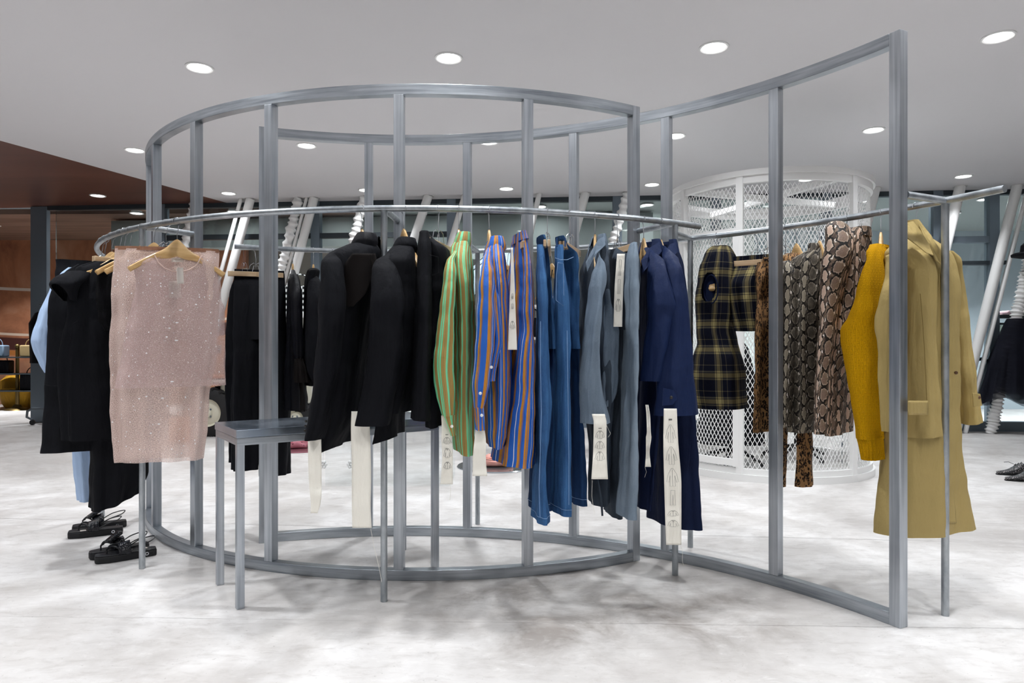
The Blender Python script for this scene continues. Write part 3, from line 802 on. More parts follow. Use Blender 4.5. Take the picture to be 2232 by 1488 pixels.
# ---- hangers (built once, then copied)
def make_wood_hanger(label, hx=0.200, drop=0.112):
    def arch(x):
        return -drop * (abs(x) / hx) ** 1.25 + 0.03 * math.exp(-(x / 0.035) ** 2) - 0.03
    T = thing('wooden_hanger', label, 'hanger')
    V = []; Fc = []; n = 40; m = 10
    for i in range(n + 1):
        x = -hx + 2 * hx * i / n; e = abs(x) / hx
        hz = (0.026 * math.exp(-(x / 0.05) ** 2) + 0.0145) * (1 if e < 0.95 else math.sqrt(max(0.12, 1 - ((e - 0.95) / 0.05) ** 2)))
        hy = 0.0075 + 0.010 * e ** 2
        yo = -0.02 * e ** 2
        zc = -0.082 + arch(x) - hz
        for k in range(m):
            a = 2 * PI * k / m
            cz, cy = math.sin(a), math.cos(a)
            V.append((x, yo + hy * math.copysign(abs(cy) ** 0.6, cy), zc + hz * math.copysign(abs(cz) ** 0.7, cz)))
    for i in range(n):
        for k in range(m): Fc.append((i * m + k, (i + 1) * m + k, (i + 1) * m + (k + 1) % m, i * m + (k + 1) % m))
    Fc += [tuple(range(m)), tuple(n * m + k for k in range(m - 1, -1, -1))]
    MB().add(V, Fc).build('hanger_body', M['wood'], T, local=True)
    hk = [(0, 0, -0.084), (0, 0, -0.06), (0.004, 0, -0.045)] + [(0.019 * math.cos(a), 0, 0.019 * math.sin(a) - 0.0035) for a in [math.radians(d) for d in (-70, -45, -15, 15, 45, 75, 105, 135, 165, 190)]]
    MB().tube(hk, 0.0017, 8).build('hook', M['chrome'], T, local=True)
    return T
def make_clip_hanger(label):
    T = thing('clip_hanger', label, 'hanger')
    for s in (-1, 1):
        b = MB(); b.box((0, s * 0.008, -0.155), (0.30, 0.012, 0.028)); b.build('wooden_bar', M['wood_pale'], T, False, True, 0.002)
    hk = [(0, 0, -0.115), (0, 0, -0.06), (0.004, 0, -0.045)] + [(0.019 * math.cos(a), 0, 0.019 * math.sin(a) - 0.0035) for a in [math.radians(d) for d in (-70, -45, -15, 15, 45, 75, 105, 135, 165, 190)]]
    MB().tube(hk, 0.0017, 8).build('hook', M['chrome'], T, local=True)
    w = MB()
    w.tube([(-0.045, 0.012, -0.145), (-0.03, 0.010, -0.10), (-0.012, 0.004, -0.088), (0, 0, -0.10), (0.012, -0.004, -0.088), (0.03, -0.010, -0.10), (0.045, -0.012, -0.145)], 0.0015, 6)
    w.build('clamp_wire', M['chrome'], T, local=True)
    l = MB(); l.tube([(-0.02, -0.012, -0.142), (-0.012, -0.006, -0.105), (0.012, 0.006, -0.105), (0.02, 0.012, -0.142)], 0.0015, 6); l.build('clamp_lever', M['chrome'], T, local=True)
    return T
HPROTO = {}
def hanger(h, kind, label, tilt=0.0, rot=0.0, group=None, drop=0.0, shift=0.0, sx=1.0, fwd=0.0):
    key = kind if kind in ('clip', 'small') else kind + h.mode
    if key not in HPROTO:
        T = HPROTO[key] = make_clip_hanger(label) if kind == 'clip' else (make_wood_hanger(label) if key == 'woodface' else make_wood_hanger(label, 0.14, 0.165))
    else:
        src = HPROTO[key]; T = src.copy(); COL.objects.link(T); T['label'] = label
        for ch in src.children:
            c = ch.copy(); COL.objects.link(c); c.parent = T
    T.location = h.O - Vector((0, 0, drop)) + Vector((shift, 0, 0)) - h.Dv * fwd; T.scale = (sx, 1, 1); T.rotation_euler = (0, math.radians(tilt), h.hang_rot + math.radians(rot))
    T['group'] = group or ('wooden coat hangers on the rails' if kind != 'clip' else 'clip hangers on the rails')
    return T
# ------------------------------------------------------------------ garments on the front rail, right to left
COATDRAW = [[(0.45, 0.0), (0.25, 0.3), (0.15, 0.75), (0.28, 0.78), (0.36, 0.4), (0.34, 1.0), (0.66, 1.0), (0.64, 0.4), (0.72, 0.78), (0.85, 0.75), (0.75, 0.3), (0.55, 0.0), (0.45, 0.0)], [(0.5, 0.05), (0.5, 1.0)]]
SHIRTDRAW = [[(0.4, 0.0), (0.25, 0.25), (0.14, 0.8), (0.26, 0.85), (0.34, 0.4), (0.33, 0.95), (0.67, 0.95), (0.66, 0.4), (0.74, 0.85), (0.86, 0.8), (0.75, 0.25), (0.6, 0.0), (0.4, 0.0)], [(0.5, 0.02), (0.5, 0.95)], [(0.4, 0.0), (0.5, 0.2), (0.6, 0.0)]]
TROUDRAW = [[(0.38, 0.0), (0.62, 0.0), (0.66, 1.0), (0.54, 1.0), (0.5, 0.3), (0.46, 1.0), (0.34, 1.0), (0.38, 0.0)]]
def draw_at(dr, v0, v1): return [[(s, v0 + (v1 - v0) * q) for s, q in pl] for pl in dr]
def ctag(h, rows, parent, doff, draws, seed, text=True, wave=0.004):
    o, P = strip(h, 'fabric_tag', M['canvas'], rows, parent, doff, wave, seed)
    o['label'] = 'cream canvas tag with printed line drawings' if draws else 'plain cream canvas tag'
    pls = []
    for dr, v0, v1 in draws: pls += draw_at(dr, v0, v1)
    if pls: drawing(P, o, pls)
    if text and draws:
        v = draws[0][1] - 0.045
        mb = MB()
        for i in range(5):
            mb.quad(P(0.38 + 0.05 * i, v), P(0.415 + 0.05 * i, v), P(0.415 + 0.05 * i, v + 0.012), P(0.38 + 0.05 * i, v + 0.012))
        mb.build('print', M['print'], o, smooth=False)
    return o, P
def thread(h, pts, parent, doff, r=0.0005):
    mb = MB(); mb.tube([h.solve(x, y, doff)[0] for x, y in pts], r, 4); return mb.build('thread', M['canvas'], parent)

# navy coat nearest the rail's right end
h = Hang(1, 1441)
hanger(h, 'wood', 'wooden hanger under the collar of the rightmost navy coat on the front rail', rot=-24)
g = garment(h, 'navy_coat', 'long navy coat at the right end of the front rail with the longest cream tag', 'coat', 1140)
loft(h, 'body', M['navy_dark'], [(535, 1436, 1474, .06), (560, 1428, 1482, .17), (590, 1420, 1490, .18), (700, 1416, 1500, .19), (850, 1413, 1508, .19), (1000, 1413, 1516, .19), (1139, 1412, 1523, .20)], g, seed=3, fold=.012, kf=4)
loft(h, 'sleeve', M['navy'], [(562, 1446, 1478, .03, -.16), (590, 1442, 1487, .05, -.20), (650, 1440, 1497, .055, -.22), (750, 1436, 1508, .06, -.23), (850, 1431, 1517, .06, -.24), (903, 1428, 1523, .06, -.245)], g, seed=4, cap=True, fold=.005, kf=3)
loft(h, 'collar', M['navy'], [(548, 1444, 1470, .055), (526, 1440, 1472, .06), (524, 1438, 1474, .066), (562, 1428, 1482, .085)], g, by='i', seed=5, fold=.001, wr=.001, holes=[(180, 26, 545, 100)])
p = [h.solve(x, y, -.305)[0] for x, y in ((1446, 845), (1468, 850), (1478, 868), (1466, 882), (1444, 884))]
tb = MB(); tb.add(p + [q + Vector((0, .006, 0)) for q in p], [(0, 1, 2, 3, 4), (9, 8, 7, 6, 5)] + [(i, i + 5, (i + 1) % 5 + 5, (i + 1) % 5) for i in range(5)])
cs = tb.build('cuff_tab', M['navy'], g, smooth=False)
button(h, 1463, 866, -.308, M['button_dark'], cs, .007)
o, P = ctag(h, [(890, 1447, 1475), (960, 1446, 1478), (1060, 1448, 1485), (1130, 1450, 1485), (1187, 1452, 1485)], g, -.315,
     [(COATDRAW, .12, .25), (COATDRAW, .28, .41), (COATDRAW, .44, .57), (TROUDRAW, .60, .71), (SHIRTDRAW, .75, .79), (SHIRTDRAW, .82, .87)], 7)
thread(h, [(1484, 1188), (1488, 1205), (1487, 1220), (1490, 1232)], o, -.315)
leaf(h, 'collar_leaf', M['navy'], [(1472, 528, -.07), (1476, 550, -.10), (1454, 574, -.13), (1441, 572, -.12), (1450, 548, -.09), (1460, 532, -.07)], g)
# second navy coat
h = Hang(1, 1403)
hanger(h, 'wood', 'wooden hanger holding the navy coat with a pointed collar', rot=-20)
g = garment(h, 'navy_coat', 'navy coat with a long pointed collar and bent elbow, beside grey trousers', 'coat', 1110)
loft(h, 'body', M['navy_dark'], [(535, 1398, 1432, .06), (560, 1392, 1445, .17), (590, 1390, 1452, .18), (700, 1389, 1452, .19), (850, 1387, 1440, .19), (1000, 1386, 1428, .19), (1108, 1386, 1418, .19)], g, seed=13, fold=.012, kf=4, hem=(.01, 0))
loft(h, 'sleeve', M['navy'], [(566, 1418, 1448, .03, -.15), (600, 1412, 1456, .05, -.19), (640, 1410, 1467, .055, -.21), (668, 1412, 1478, .055, -.22), (700, 1414, 1466, .05, -.22), (760, 1405, 1455, .05, -.21), (830, 1398, 1444, .045, -.20)], g, seed=14, cap=True, fold=.006, kf=3)
loft(h, 'collar', M['navy'], [(548, 1404, 1436, .055), (526, 1400, 1436, .06), (524, 1398, 1438, .066), (560, 1388, 1448, .085), (590, 1388, 1446, .088)], g, by='i', seed=15, fold=.001, wr=.001, holes=[(180, 30, 545, 100), (0, 95, 600, 24)])
o, P = ctag(h, [(882, 1407, 1413), (905, 1409, 1417), (945, 1410, 1419), (950, 1408, 1420), (985, 1408, 1416), (1017, 1406, 1419)], g, -.25, [], 8, wave=.01)
thread(h, [(1408, 1008), (1406, 1018), (1409, 1028), (1405, 1040)], o, -.25)

leaf(h, 'collar_leaf', M['navy'], [(1437, 527, -.07), (1442, 548, -.10), (1424, 570, -.13), (1403, 592, -.14), (1397, 568, -.12), (1416, 540, -.08)], g)
# grey chambray trousers on a clip hanger
h = Hang(1, 1346, twist=-14)
hanger(h, 'clip', 'clip hanger with tilted pale bar over the grey chambray trousers', rot=7.5)
g = garment(h, 'grey_trousers', 'grey chambray trousers hung from the waist with a cream tag inside', 'trousers', 1126)
loft(h, 'waist', M['chambray_dark'], [(546, 1322, 1384, .10, .05), (566, 1320, 1390, .15, .02), (640, 1318, 1391, .18), (720, 1316, 1391, .18)], g, seed=21, fold=.008, kf=6)
loft(h, 'leg', M['chambray_lit'], [(530, 1374, 1388, .03, -.16), (570, 1366, 1391, .05, -.18), (700, 1360, 1391, .08, -.18), (900, 1355, 1391, .09, -.18), (1000, 1352, 1390, .09, -.18), (1122, 1344, 1388, .09, -.18)], g, seed=22, cap=True, fold=.006, kf=3)
loft(h, 'leg', M['chambray_dark'], [(700, 1318, 1362, .09, .04), (900, 1318, 1360, .10, .04), (1000, 1316, 1356, .10, .04), (1120, 1318, 1354, .10, .04)], g, seed=23, fold=.008, kf=4)
o, P = ctag(h, [(553, 1345, 1362), (640, 1339, 1358), (712, 1337, 1356)], g, -.20, [(TROUDRAW, .08, .30), (TROUDRAW, .35, .55), (SHIRTDRAW, .62, .80)], 9, False, .002)

# chambray shirt
h = Hang(1, 1297)
hanger(h, 'wood', 'wooden hanger in the collar of the grey chambray shirt', rot=-28)
g = garment(h, 'chambray_shirt', 'grey chambray shirt with pointed collar and crumpled sleeve, right of the jeans', 'shirt', 1090)
loft(h, 'body', M['chambray_dark'], [(535, 1284, 1318, .06), (560, 1272, 1324, .17), (590, 1262, 1326, .17), (700, 1259, 1330, .18), (850, 1262, 1334, .18), (920, 1276, 1332, .18), (1000, 1284, 1328, .18), (1092, 1282, 1326, .18)], g, seed=31, fold=.012, kf=5, hem=(.015, PI))
loft(h, 'sleeve', M['chambray'], [(572, 1298, 1316, .03, -.15), (600, 1290, 1322, .045, -.19), (680, 1280, 1312, .055, -.22), (760, 1270, 1306, .055, -.23), (840, 1264, 1312, .055, -.235), (921, 1268, 1328, .055, -.24)], g, seed=32, cap=True, fold=.007, kf=3)
loft(h, 'sleeve', M['chambray'], [(580, 1304, 1322, .03, -.06), (640, 1308, 1328, .04, -.10), (700, 1310, 1340, .045, -.12), (725, 1312, 1347, .045, -.12), (790, 1310, 1346, .04, -.11), (850, 1306, 1342, .04, -.10), (885, 1306, 1328, .03, -.10)], g, seed=33, cap=True, fold=.008, kf=3)
loft(h, 'collar', M['chambray'], [(545, 1290, 1316, .05), (516, 1292, 1318, .055), (513, 1290, 1320, .06), (548, 1280, 1326, .08), (590, 1274, 1318, .08)], g, by='i', seed=34, fold=.001, wr=.0015, holes=[(0, 110, 600, 34), (180, 22, 545, 60)])
o, P = ctag(h, [(902, 1290, 1318), (920, 1294, 1322), (980, 1293, 1322), (1044, 1289, 1325)], g, -.305, [(SHIRTDRAW, .26, .38), (SHIRTDRAW, .42, .54), (SHIRTDRAW, .58, .72)], 10, True, .004)
thread(h, [(1320, 922), (1326, 935), (1331, 945), (1325, 953)], o, -.305)
thread(h, [(1291, 1046), (1290, 1080), (1293, 1105), (1297, 1120)], o, -.305)
strip(h, 'belt_loop_tie', M['chambray_dark'], [(1045, 1302, 1305), (1090, 1308, 1313), (1124, 1311, 1315)], g, -.1, .003, 11)

leaf(h, 'collar_leaf', M['chambray'], [(1318, 514, -.06), (1320, 534, -.09), (1296, 556, -.13), (1280, 592, -.15), (1277, 572, -.14), (1288, 548, -.11), (1304, 522, -.07)], g)
# two pairs of jeans
def jeans(h, label, top, legs, seed):
    g = garment(h, 'jeans', label, 'jeans', 1130)
    loft(h, 'waist', M['denim'], top, g, seed=seed, fold=.006, kf=5)
    wb = loft(h, 'waistband', M['denim'], [top[0], tuple(a + (b - a) * .75 if i else top[0][0] + 15 for i, (a, b) in enumerate(zip(top[0], top[1])))], g, seed=seed, fold=.001, kf=3, steps=5, wr=.001)
    wb.scale = (1, 1, 1)
    for i, (rows, mat) in enumerate(legs):
        l = loft(h, 'leg', mat, rows, g, seed=seed + 1 + i, fold=.007, kf=3)
        ring_line(l, 64, 3, M['denim_seam'], l)
    return g
h = Hang(1, 1237, twist=10)
hanger(h, 'clip', 'clip hanger with a pale bar angled across the right hand jeans', rot=-45, shift=.012)
g = jeans(h, 'blue jeans beside the chambray shirt, front pocket and two legs showing', [(515, 1212, 1229, .03, -.11), (536, 1211, 1238, .08, -.06), (558, 1210, 1258, .15, -.01), (600, 1208, 1260, .17), (700, 1206, 1261, .17), (760, 1206, 1262, .17)],
    [([(534, 1211, 1226, .02, -.12), (580, 1209, 1230, .05, -.15), (640, 1209, 1236, .07, -.165), (700, 1209, 1240, .085, -.17), (850, 1208, 1242, .09, -.17), (1000, 1204, 1244, .10, -.17), (1118, 1201, 1245, .10, -.17)], M['denim']),
     ([(690, 1234, 1260, .06, .02), (850, 1236, 1266, .09, .02), (1000, 1240, 1274, .09, .02), (1098, 1243, 1278, .09, .02)], M['denim_dark'])], 40)
pk = [h.solve(x, y, -.205)[0] for x, y in ((1216, 572), (1228, 574), (1229, 640), (1235, 672), (1212, 654), (1213, 600), (1216, 572))]
MB().tube(pk, .0011, 5).build('pocket_stitching', M['denim_seam'], g)
MB().tube([h.solve(x, y, -.20)[0] for x, y in ((1210, 562), (1222, 566), (1236, 566), (1250, 560))], .0012, 5).build('yoke_seam', M['denim_seam'], g)
for x in (1214, 1232): MB().tube([h.solve(x, 519, -.165)[0], h.solve(x, 537, -.178)[0]], .003, 6).build('belt_loop', M['denim_dark'], g)
MB().tube([h.solve(x, y, -.268)[0] for x, y in ((1236, 720), (1238, 850), (1240, 1000), (1240, 1100))], .0011, 5).build('side_seam', M['denim_seam'], g)
h = Hang(1, 1182, twist=-4)
hanger(h, 'clip', 'clip hanger seen end-on above the left hand jeans', rot=-14, shift=.022)
g = jeans(h, 'blue jeans hung edge-on beside the striped skirt, pale seam down the leg', [(515, 1171, 1188, .05, -.08), (536, 1170, 1192, .10, -.04), (558, 1170, 1196, .15, -.01), (600, 1170, 1200, .17), (700, 1169, 1206, .17), (760, 1168, 1210, .17)],
    [([(534, 1171, 1184, .02, -.12), (580, 1170, 1188, .05, -.15), (640, 1170, 1192, .07, -.165), (800, 1168, 1196, .085, -.17), (900, 1167, 1200, .09, -.17), (980, 1166, 1192, .09, -.17), (1060, 1162, 1190, .10, -.17), (1131, 1160, 1197, .10, -.17)], M['denim']),
     ([(690, 1190, 1210, .06, .02), (850, 1176, 1214, .09, .02), (950, 1160, 1213, .09, .02), (1040, 1154, 1212, .09, .02), (1104, 1153, 1210, .09, .02)], M['denim_dark'])], 50)
sm = [h.solve(x, y, -.268)[0] for x, y in ((1178, 700), (1178, 800), (1180, 900), (1177, 1000), (1175, 1060), (1177, 1126))]
MB().tube(sm, .0012, 5).build('side_seam', M['denim_seam'], g)

# striped skirt on a clip hanger
h = Hang(1, 1137, twist=4)
hanger(h, 'clip', 'clip hanger above the blue and orange striped skirt', rot=-8, sx=.62)
g = garment(h, 'striped_skirt', 'blue and orange striped skirt hung from its waistband with a long white tag', 'skirt', 1003)
loft(h, 'skirt', M['blue_stripe'], [(518, 1118, 1148, .11), (540, 1115, 1152, .13), (600, 1108, 1158, .16), (700, 1104, 1160, .18), (800, 1095, 1162, .19), (900, 1084, 1163, .20), (1003, 1070, 1161, .21)], g, seed=61, fold=.012, kf=6, cref=.9, n=96)
loft(h, 'waistband', M['blue_stripe'], [(509, 1117, 1147, .115), (528, 1115, 1151, .13)], g, seed=62, fold=.002, kf=4, cref=.9, steps=5, wr=.001)
ctag(h, [(540, 1114, 1118), (600, 1113, 1121), (680, 1110, 1124), (762, 1107, 1127)], g, -.20, [(TROUDRAW, .45, .5), (TROUDRAW, .55, .6), (SHIRTDRAW, .72, .80)], 12, False, .002)

# blue striped shirt
h = Hang(1, 1066)
hanger(h, 'wood', 'wooden hanger in the twisted collar of the blue striped shirt')
g = garment(h, 'striped_shirt', 'blue and orange striped shirt with a bent sleeve and buttoned cuff', 'shirt', 965)
loft(h, 'body', M['blue_stripe'], [(528, 1066, 1092, .06), (550, 1056, 1098, .10), (580, 1050, 1102, .15), (640, 1052, 1106, .18), (740, 1056, 1110, .18), (850, 1056, 1112, .18), (930, 1056, 1104, .18), (966, 1058, 1096, .18)], g, seed=65, fold=.012, kf=5, cref=.95, n=96)
loft(h, 'sleeve', M['blue_stripe'], [(566, 1052, 1070, .03, -.15), (600, 1046, 1076, .045, -.19), (680, 1041, 1078, .055, -.22), (760, 1037, 1076, .055, -.23), (840, 1033, 1066, .05, -.235), (888, 1034, 1054, .04, -.235)], g, seed=66, cap=True, fold=.007, kf=4, cref=.36)
loft(h, 'sleeve', M['blue_stripe'], [(600, 1060, 1078, .03, -.12), (660, 1064, 1088, .04, -.16), (715, 1068, 1093, .04, -.17), (738, 1072, 1094, .04, -.17), (790, 1066, 1085, .03, -.17), (830, 1062, 1078, .03, -.17)], g, seed=67, cap=True, fold=.006, kf=3, cref=.36)
cf = loft(h, 'cuff', M['blue_stripe'], [(886, 1033, 1054, .035, -.235), (912, 1034, 1056, .037, -.235), (936, 1037, 1055, .037, -.235)], g, seed=68, fold=.005, kf=5, cref=.5)
for x, y in ((1071, 800), (1047, 857), (1050, 905)): button(h, x, y, -.29, M['button_white'], g)
loft(h, 'collar', M['blue_stripe'], [(548, 1066, 1092, .05), (522, 1068, 1094, .055), (518, 1066, 1097, .06), (540, 1058, 1104, .08), (556, 1054, 1098, .08)], g, by='i', seed=69, fold=.001, wr=.002, holes=[(0, 30, 540, 60)], cref=.4)
ctag(h, [(935, 1038, 1056), (960, 1034, 1059), (994, 1031, 1059), (1037, 1030, 1062)], g, -.24, [], 14)

# green striped shirt
h = Hang(1, 1000)
hanger(h, 'wood', 'wooden hanger in the collar of the green striped shirt')
g = garment(h, 'striped_shirt', 'green and tan striped shirt with one long sleeve hanging in front', 'shirt', 978)
loft(h, 'body', M['green_stripe'], [(526, 994, 1022, .06), (545, 984, 1026, .10), (575, 976, 1029, .15), (640, 984, 1031, .18), (740, 988, 1033, .18), (850, 986, 1032, .18), (930, 988, 1030, .18), (979, 992, 1030, .18)], g, seed=71, fold=.011, kf=5, cref=.95, n=96, hem=(.012, 0))
loft(h, 'sleeve', M['green_stripe'], [(566, 974, 992, .03, -.15), (590, 969, 993, .045, -.19), (660, 960, 991, .055, -.22), (740, 951, 990, .06, -.23), (800, 945, 988, .06, -.235), (860, 953, 990, .05, -.235), (905, 965, 988, .04, -.235)], g, seed=72, cap=True, fold=.006, kf=4, cref=.36)
cf = loft(h, 'cuff', M['green_stripe'], [(903, 967, 989, .035, -.235), (925, 975, 991, .036, -.235), (948, 981, 995, .036, -.235)], g, seed=73, fold=.003, kf=3, cref=.3)
button(h, 985, 929, -.278, M['button_white'], cf)
loft(h, 'collar', M['green_stripe'], [(540, 996, 1022, .05), (514, 998, 1024, .055), (509, 996, 1027, .06), (528, 988, 1028, .075), (540, 984, 1026, .08)], g, by='i', seed=74, fold=.001, wr=.0015, holes=[(0, 24, 540, 40)], cref=.4)
o, P = ctag(h, [(905, 962, 976), (935, 963, 984), (955, 962, 986), (995, 964, 987), (1055, 960, 987)], g, -.24, [(SHIRTDRAW, .32, .42), (SHIRTDRAW, .48, .62), (SHIRTDRAW, .68, .78)], 15, True, .007)
thread(h, [(981, 1056), (982, 1075), (980, 1090)], o, -.24)

# black shorts on a clip hanger
h = Hang(1, 947, twist=10)
hanger(h, 'clip', 'clip hanger with a slanting pale bar over the black shorts', rot=-25, shift=.016)
g = garment(h, 'black_shorts', 'black tailored shorts with a flap pocket, left of the green striped shirt', 'shorts', 925)
loft(h, 'waist', M['black_wool'], [(505, 915, 932, .03, -.11), (525, 914, 948, .08, -.06), (552, 913, 980, .16, -.01), (600, 911, 984, .17), (700, 906, 980, .18), (780, 903, 974, .18)], g, seed=81, fold=.008, kf=5)
loft(h, 'leg', M['black_wool'], [(505, 915, 934, .03, -.15), (560, 912, 938, .05, -.17), (700, 906, 942, .085, -.18), (850, 900, 938, .09, -.18), (913, 898, 940, .09, -.18)], g, seed=82, cap=True, fold=.006, kf=3)
loft(h, 'leg', M['black_wool'], [(700, 928, 980, .08, .02), (850, 930, 970, .09, .02), (926, 932, 966, .09, .02)], g, seed=83, cap=True, fold=.008, kf=4, hem=(.012, PI))
fp = [h.solve(x, y, -.20)[0] for x, y in ((928, 553), (955, 560), (956, 594), (942, 600), (930, 588), (928, 553))]
MB().tube(fp, .0011, 5).build('pocket_flap', M['black_silk'], g)

# black blazer and the trousers under it
h = Hang(1, 880)
hanger(h, 'wood', 'wooden hanger in the wide collar of the right hand black blazer', rot=38)
g = garment(h, 'black_blazer', 'black blazer with one broad sleeve in front, beside the vertical pipe leg', 'jacket', 925)
loft(h, 'body', M['black_wool'], [(535, 862, 908, .07), (552, 848, 914, .12), (580, 836, 920, .18), (700, 832, 926, .19), (800, 824, 920, .19), (893, 812, 900, .19)], g, seed=91, fold=.01, kf=4)
loft(h, 'sleeve', M['black_wool'], [(566, 820, 858, .03, -.15), (590, 811, 868, .05, -.19), (660, 806, 880, .06, -.22), (750, 801, 878, .06, -.23), (850, 790, 860, .06, -.235), (926, 774, 846, .06, -.24)], g, seed=92, cap=True, fold=.005, kf=3)
loft(h, 'collar', M['black_wool'], [(548, 872, 904, .06), (524, 872, 906, .065), (521, 868, 908, .07), (540, 856, 916, .09), (556, 850, 914, .09)], g, by='i', seed=93, fold=.001, wr=.001, holes=[(20, 42, 545, 60)])
ctag(h, [(896, 766, 803), (930, 765, 806), (1040, 767, 809), (1100, 767, 808), (1150, 768, 810)], g, -.22, [], 16, False, .003)
thread(h, [(808, 1152), (815, 1190), (826, 1235), (832, 1268)], g, -.22, .0007)
h = Hang(1, 852)
g = garment(h, 'black_trousers', 'cropped black trousers hanging below the black blazer behind the pipe leg', 'trousers', 956)
loft(h, 'leg', M['black_cotton'], [(560, 850, 890, .08, .05), (700, 838, 885, .12, .05), (890, 824, 880, .14, .05), (954, 812, 878, .14, .05)], g, seed=95, fold=.01, kf=5, cap=True, hem=(.02, PI))

# left black blazer with sheer yoke
h = Hang(1, 789)
hanger(h, 'wood', 'wooden hanger in the black blazer with the see-through back', rot=38)
g = garment(h, 'black_blazer', 'black blazer with sheer back panel and long sleeve, nearest the console table', 'jacket', 975)
loft(h, 'body', M['black_wool'], [(532, 772, 824, .07), (545, 742, 832, .12), (562, 716, 834, .17), (600, 712, 830, .19), (700, 714, 812, .19), (800, 716, 800, .19), (900, 708, 792, .19), (973, 696, 768, .19)], g, seed=101, fold=.012, kf=5, hem=(.012, PI))
loft(h, 'sleeve', M['black_wool'], [(556, 714, 738, .03, -.15), (572, 704, 746, .05, -.19), (650, 697, 754, .06, -.22), (750, 692, 746, .06, -.23), (850, 682, 728, .055, -.235), (920, 670, 714, .055, -.24), (957, 664, 702, .055, -.24)], g, seed=102, cap=True, fold=.006, kf=3)
loft(h, 'collar', M['black_silk'], [(540, 784, 822, .06), (514, 784, 824, .065), (511, 780, 826, .07), (530, 768, 833, .09), (540, 764, 832, .09)], g, by='i', seed=103, fold=.001, wr=.001, holes=[(10, 30, 545, 60)])
o = patch(h, 'sheer_panel', M['black_sheer'], [(552, 768, 818), (575, 752, 822), (610, 746, 812), (640, 748, 796), (668, 756, 770)], g, lambda y: (712, 826, .185, 0), .005, 12)
o['label'] = 'brownish see-through panel'
for i, y in enumerate((918, 928, 938)): button(h, 667 - i, y, -.27, M['button_dark'], g, .005)
ctag(h, [(955, 671, 700), (1010, 672, 701), (1070, 675, 701), (1100, 678, 698), (1118, 677, 692)], g, -.23, [], 17, False, .005)

# ------------------------------------------------------------------ left part of the front rail: garments facing us
# pink sequinned top
h = Hang(1, 386, 'face', twist=-24)
hanger(h, 'wood', 'wooden hanger showing fully above the pink sequinned top')
g = garment(h, 'sequin_shell', 'sheer pink sleeveless sequinned top hung facing the front', 'top', 842)
loft(h, 'body', M['sequin'], [(556, 338, 448, .012), (566, 318, 466, .02), (580, 296, 484, .03), (620, 299, 485, .035), (650, 297, 485, .04), (668, 290, 493, .045), (740, 277, 494, .05), (842, 258, 497, .055)], g, seed=111, fold=.007, kf=7, n=220, exp=.8, steps=150, holes=[(270, 34, 556, 34), (90, 30, 552, 16)], cref=1.0)
nk = [h.solve(x, y, -.028 if 342 < x < 440 else -.02)[0] for x, y in ((337, 556), (345, 572), (358, 584), (376, 591), (394, 592), (412, 588), (428, 578), (440, 556))]
MB().tube(nk, .003, 6).build('neck_binding', M['sequin_thick'], g)
lb, P = strip(h, 'care_label', M['paper_tag'], [(562, 374, 408), (571, 374, 408)], g, .01, .0005, 2)
lb, P = strip(h, 'price_tag', M['paper_tag'], [(583, 385, 399), (600, 385, 400), (618, 386, 401)], g, -.05, .0015, 2); lb['label'] = 'small white paper tag on a string'
thread(h, [(392, 585), (384, 572), (380, 566)], lb, -.05)
lb, P = strip(h, 'price_tag', M['paper_tag'], [(612, 368, 394), (630, 368, 394), (649, 369, 396)], g, .0, .0015, 3); lb['label'] = 'square card tag seen through the knit'
thread(h, [(380, 612), (382, 590), (381, 572)], lb, .0)
lb, P = strip(h, 'woven_label', M['paper_tag'], [(752, 453, 483), (771, 452, 482)], g, .035, .001, 5)
# pink skirt behind it on a clip hanger
h = Hang(1, 362, 'face', twist=-46)
hanger(h, 'clip', 'clip hanger holding the pink sequinned skirt behind the top')
g = garment(h, 'sequin_skirt', 'long pink sequinned skirt with brown waistband behind the sleeveless top', 'skirt', 1000)
loft(h, 'skirt', M['sequin_thick'], [(545, 253, 478, .03), (600, 249, 478, .035), (750, 246, 474, .05), (860, 249, 458, .055), (950, 254, 450, .06), (1003, 259, 442, .06)], g, seed=115, fold=.016, kf=8, n=120, cref=1.1, exp=.8)
loft(h, 'waistband', M['brown_trim'], [(540, 252, 479, .03), (548, 252, 479, .032)], g, seed=115, fold=.002, kf=8, steps=4, wr=.001)
# a second pink knit, folded narrow behind
h = Hang(1, 336, 'face', twist=-30)
hanger(h, 'wood', 'wooden hanger just left of the pink skirt, its rounded end poking out')
g = garment(h, 'sequin_vest', 'pink sequinned vest hung behind the skirt, mostly hidden', 'top', 850)
loft(h, 'body', M['sequin'], [(566, 285, 350, .012), (585, 262, 370, .02), (640, 262, 372, .03), (850, 256, 372, .035)], g, seed=117, fold=.006, kf=6, cref=.8)
# black furry waistcoat
h = Hang(1, 311, 'face', twist=-12)
hanger(h, 'wood', 'wooden hanger with a rounded end above the black furry vest')
g = garment(h, 'furry_vest', 'short black furry vest between the pink skirt and the black dress', 'vest', 715)
loft(h, 'body', M['black_fuzzy'], [(568, 240, 320, .012), (590, 214, 330, .03), (640, 212, 330, .04), (690, 216, 330, .045), (716, 232, 326, .045)], g, seed=121, fold=.008, kf=9, wr=.007, hem=(.012, PI))
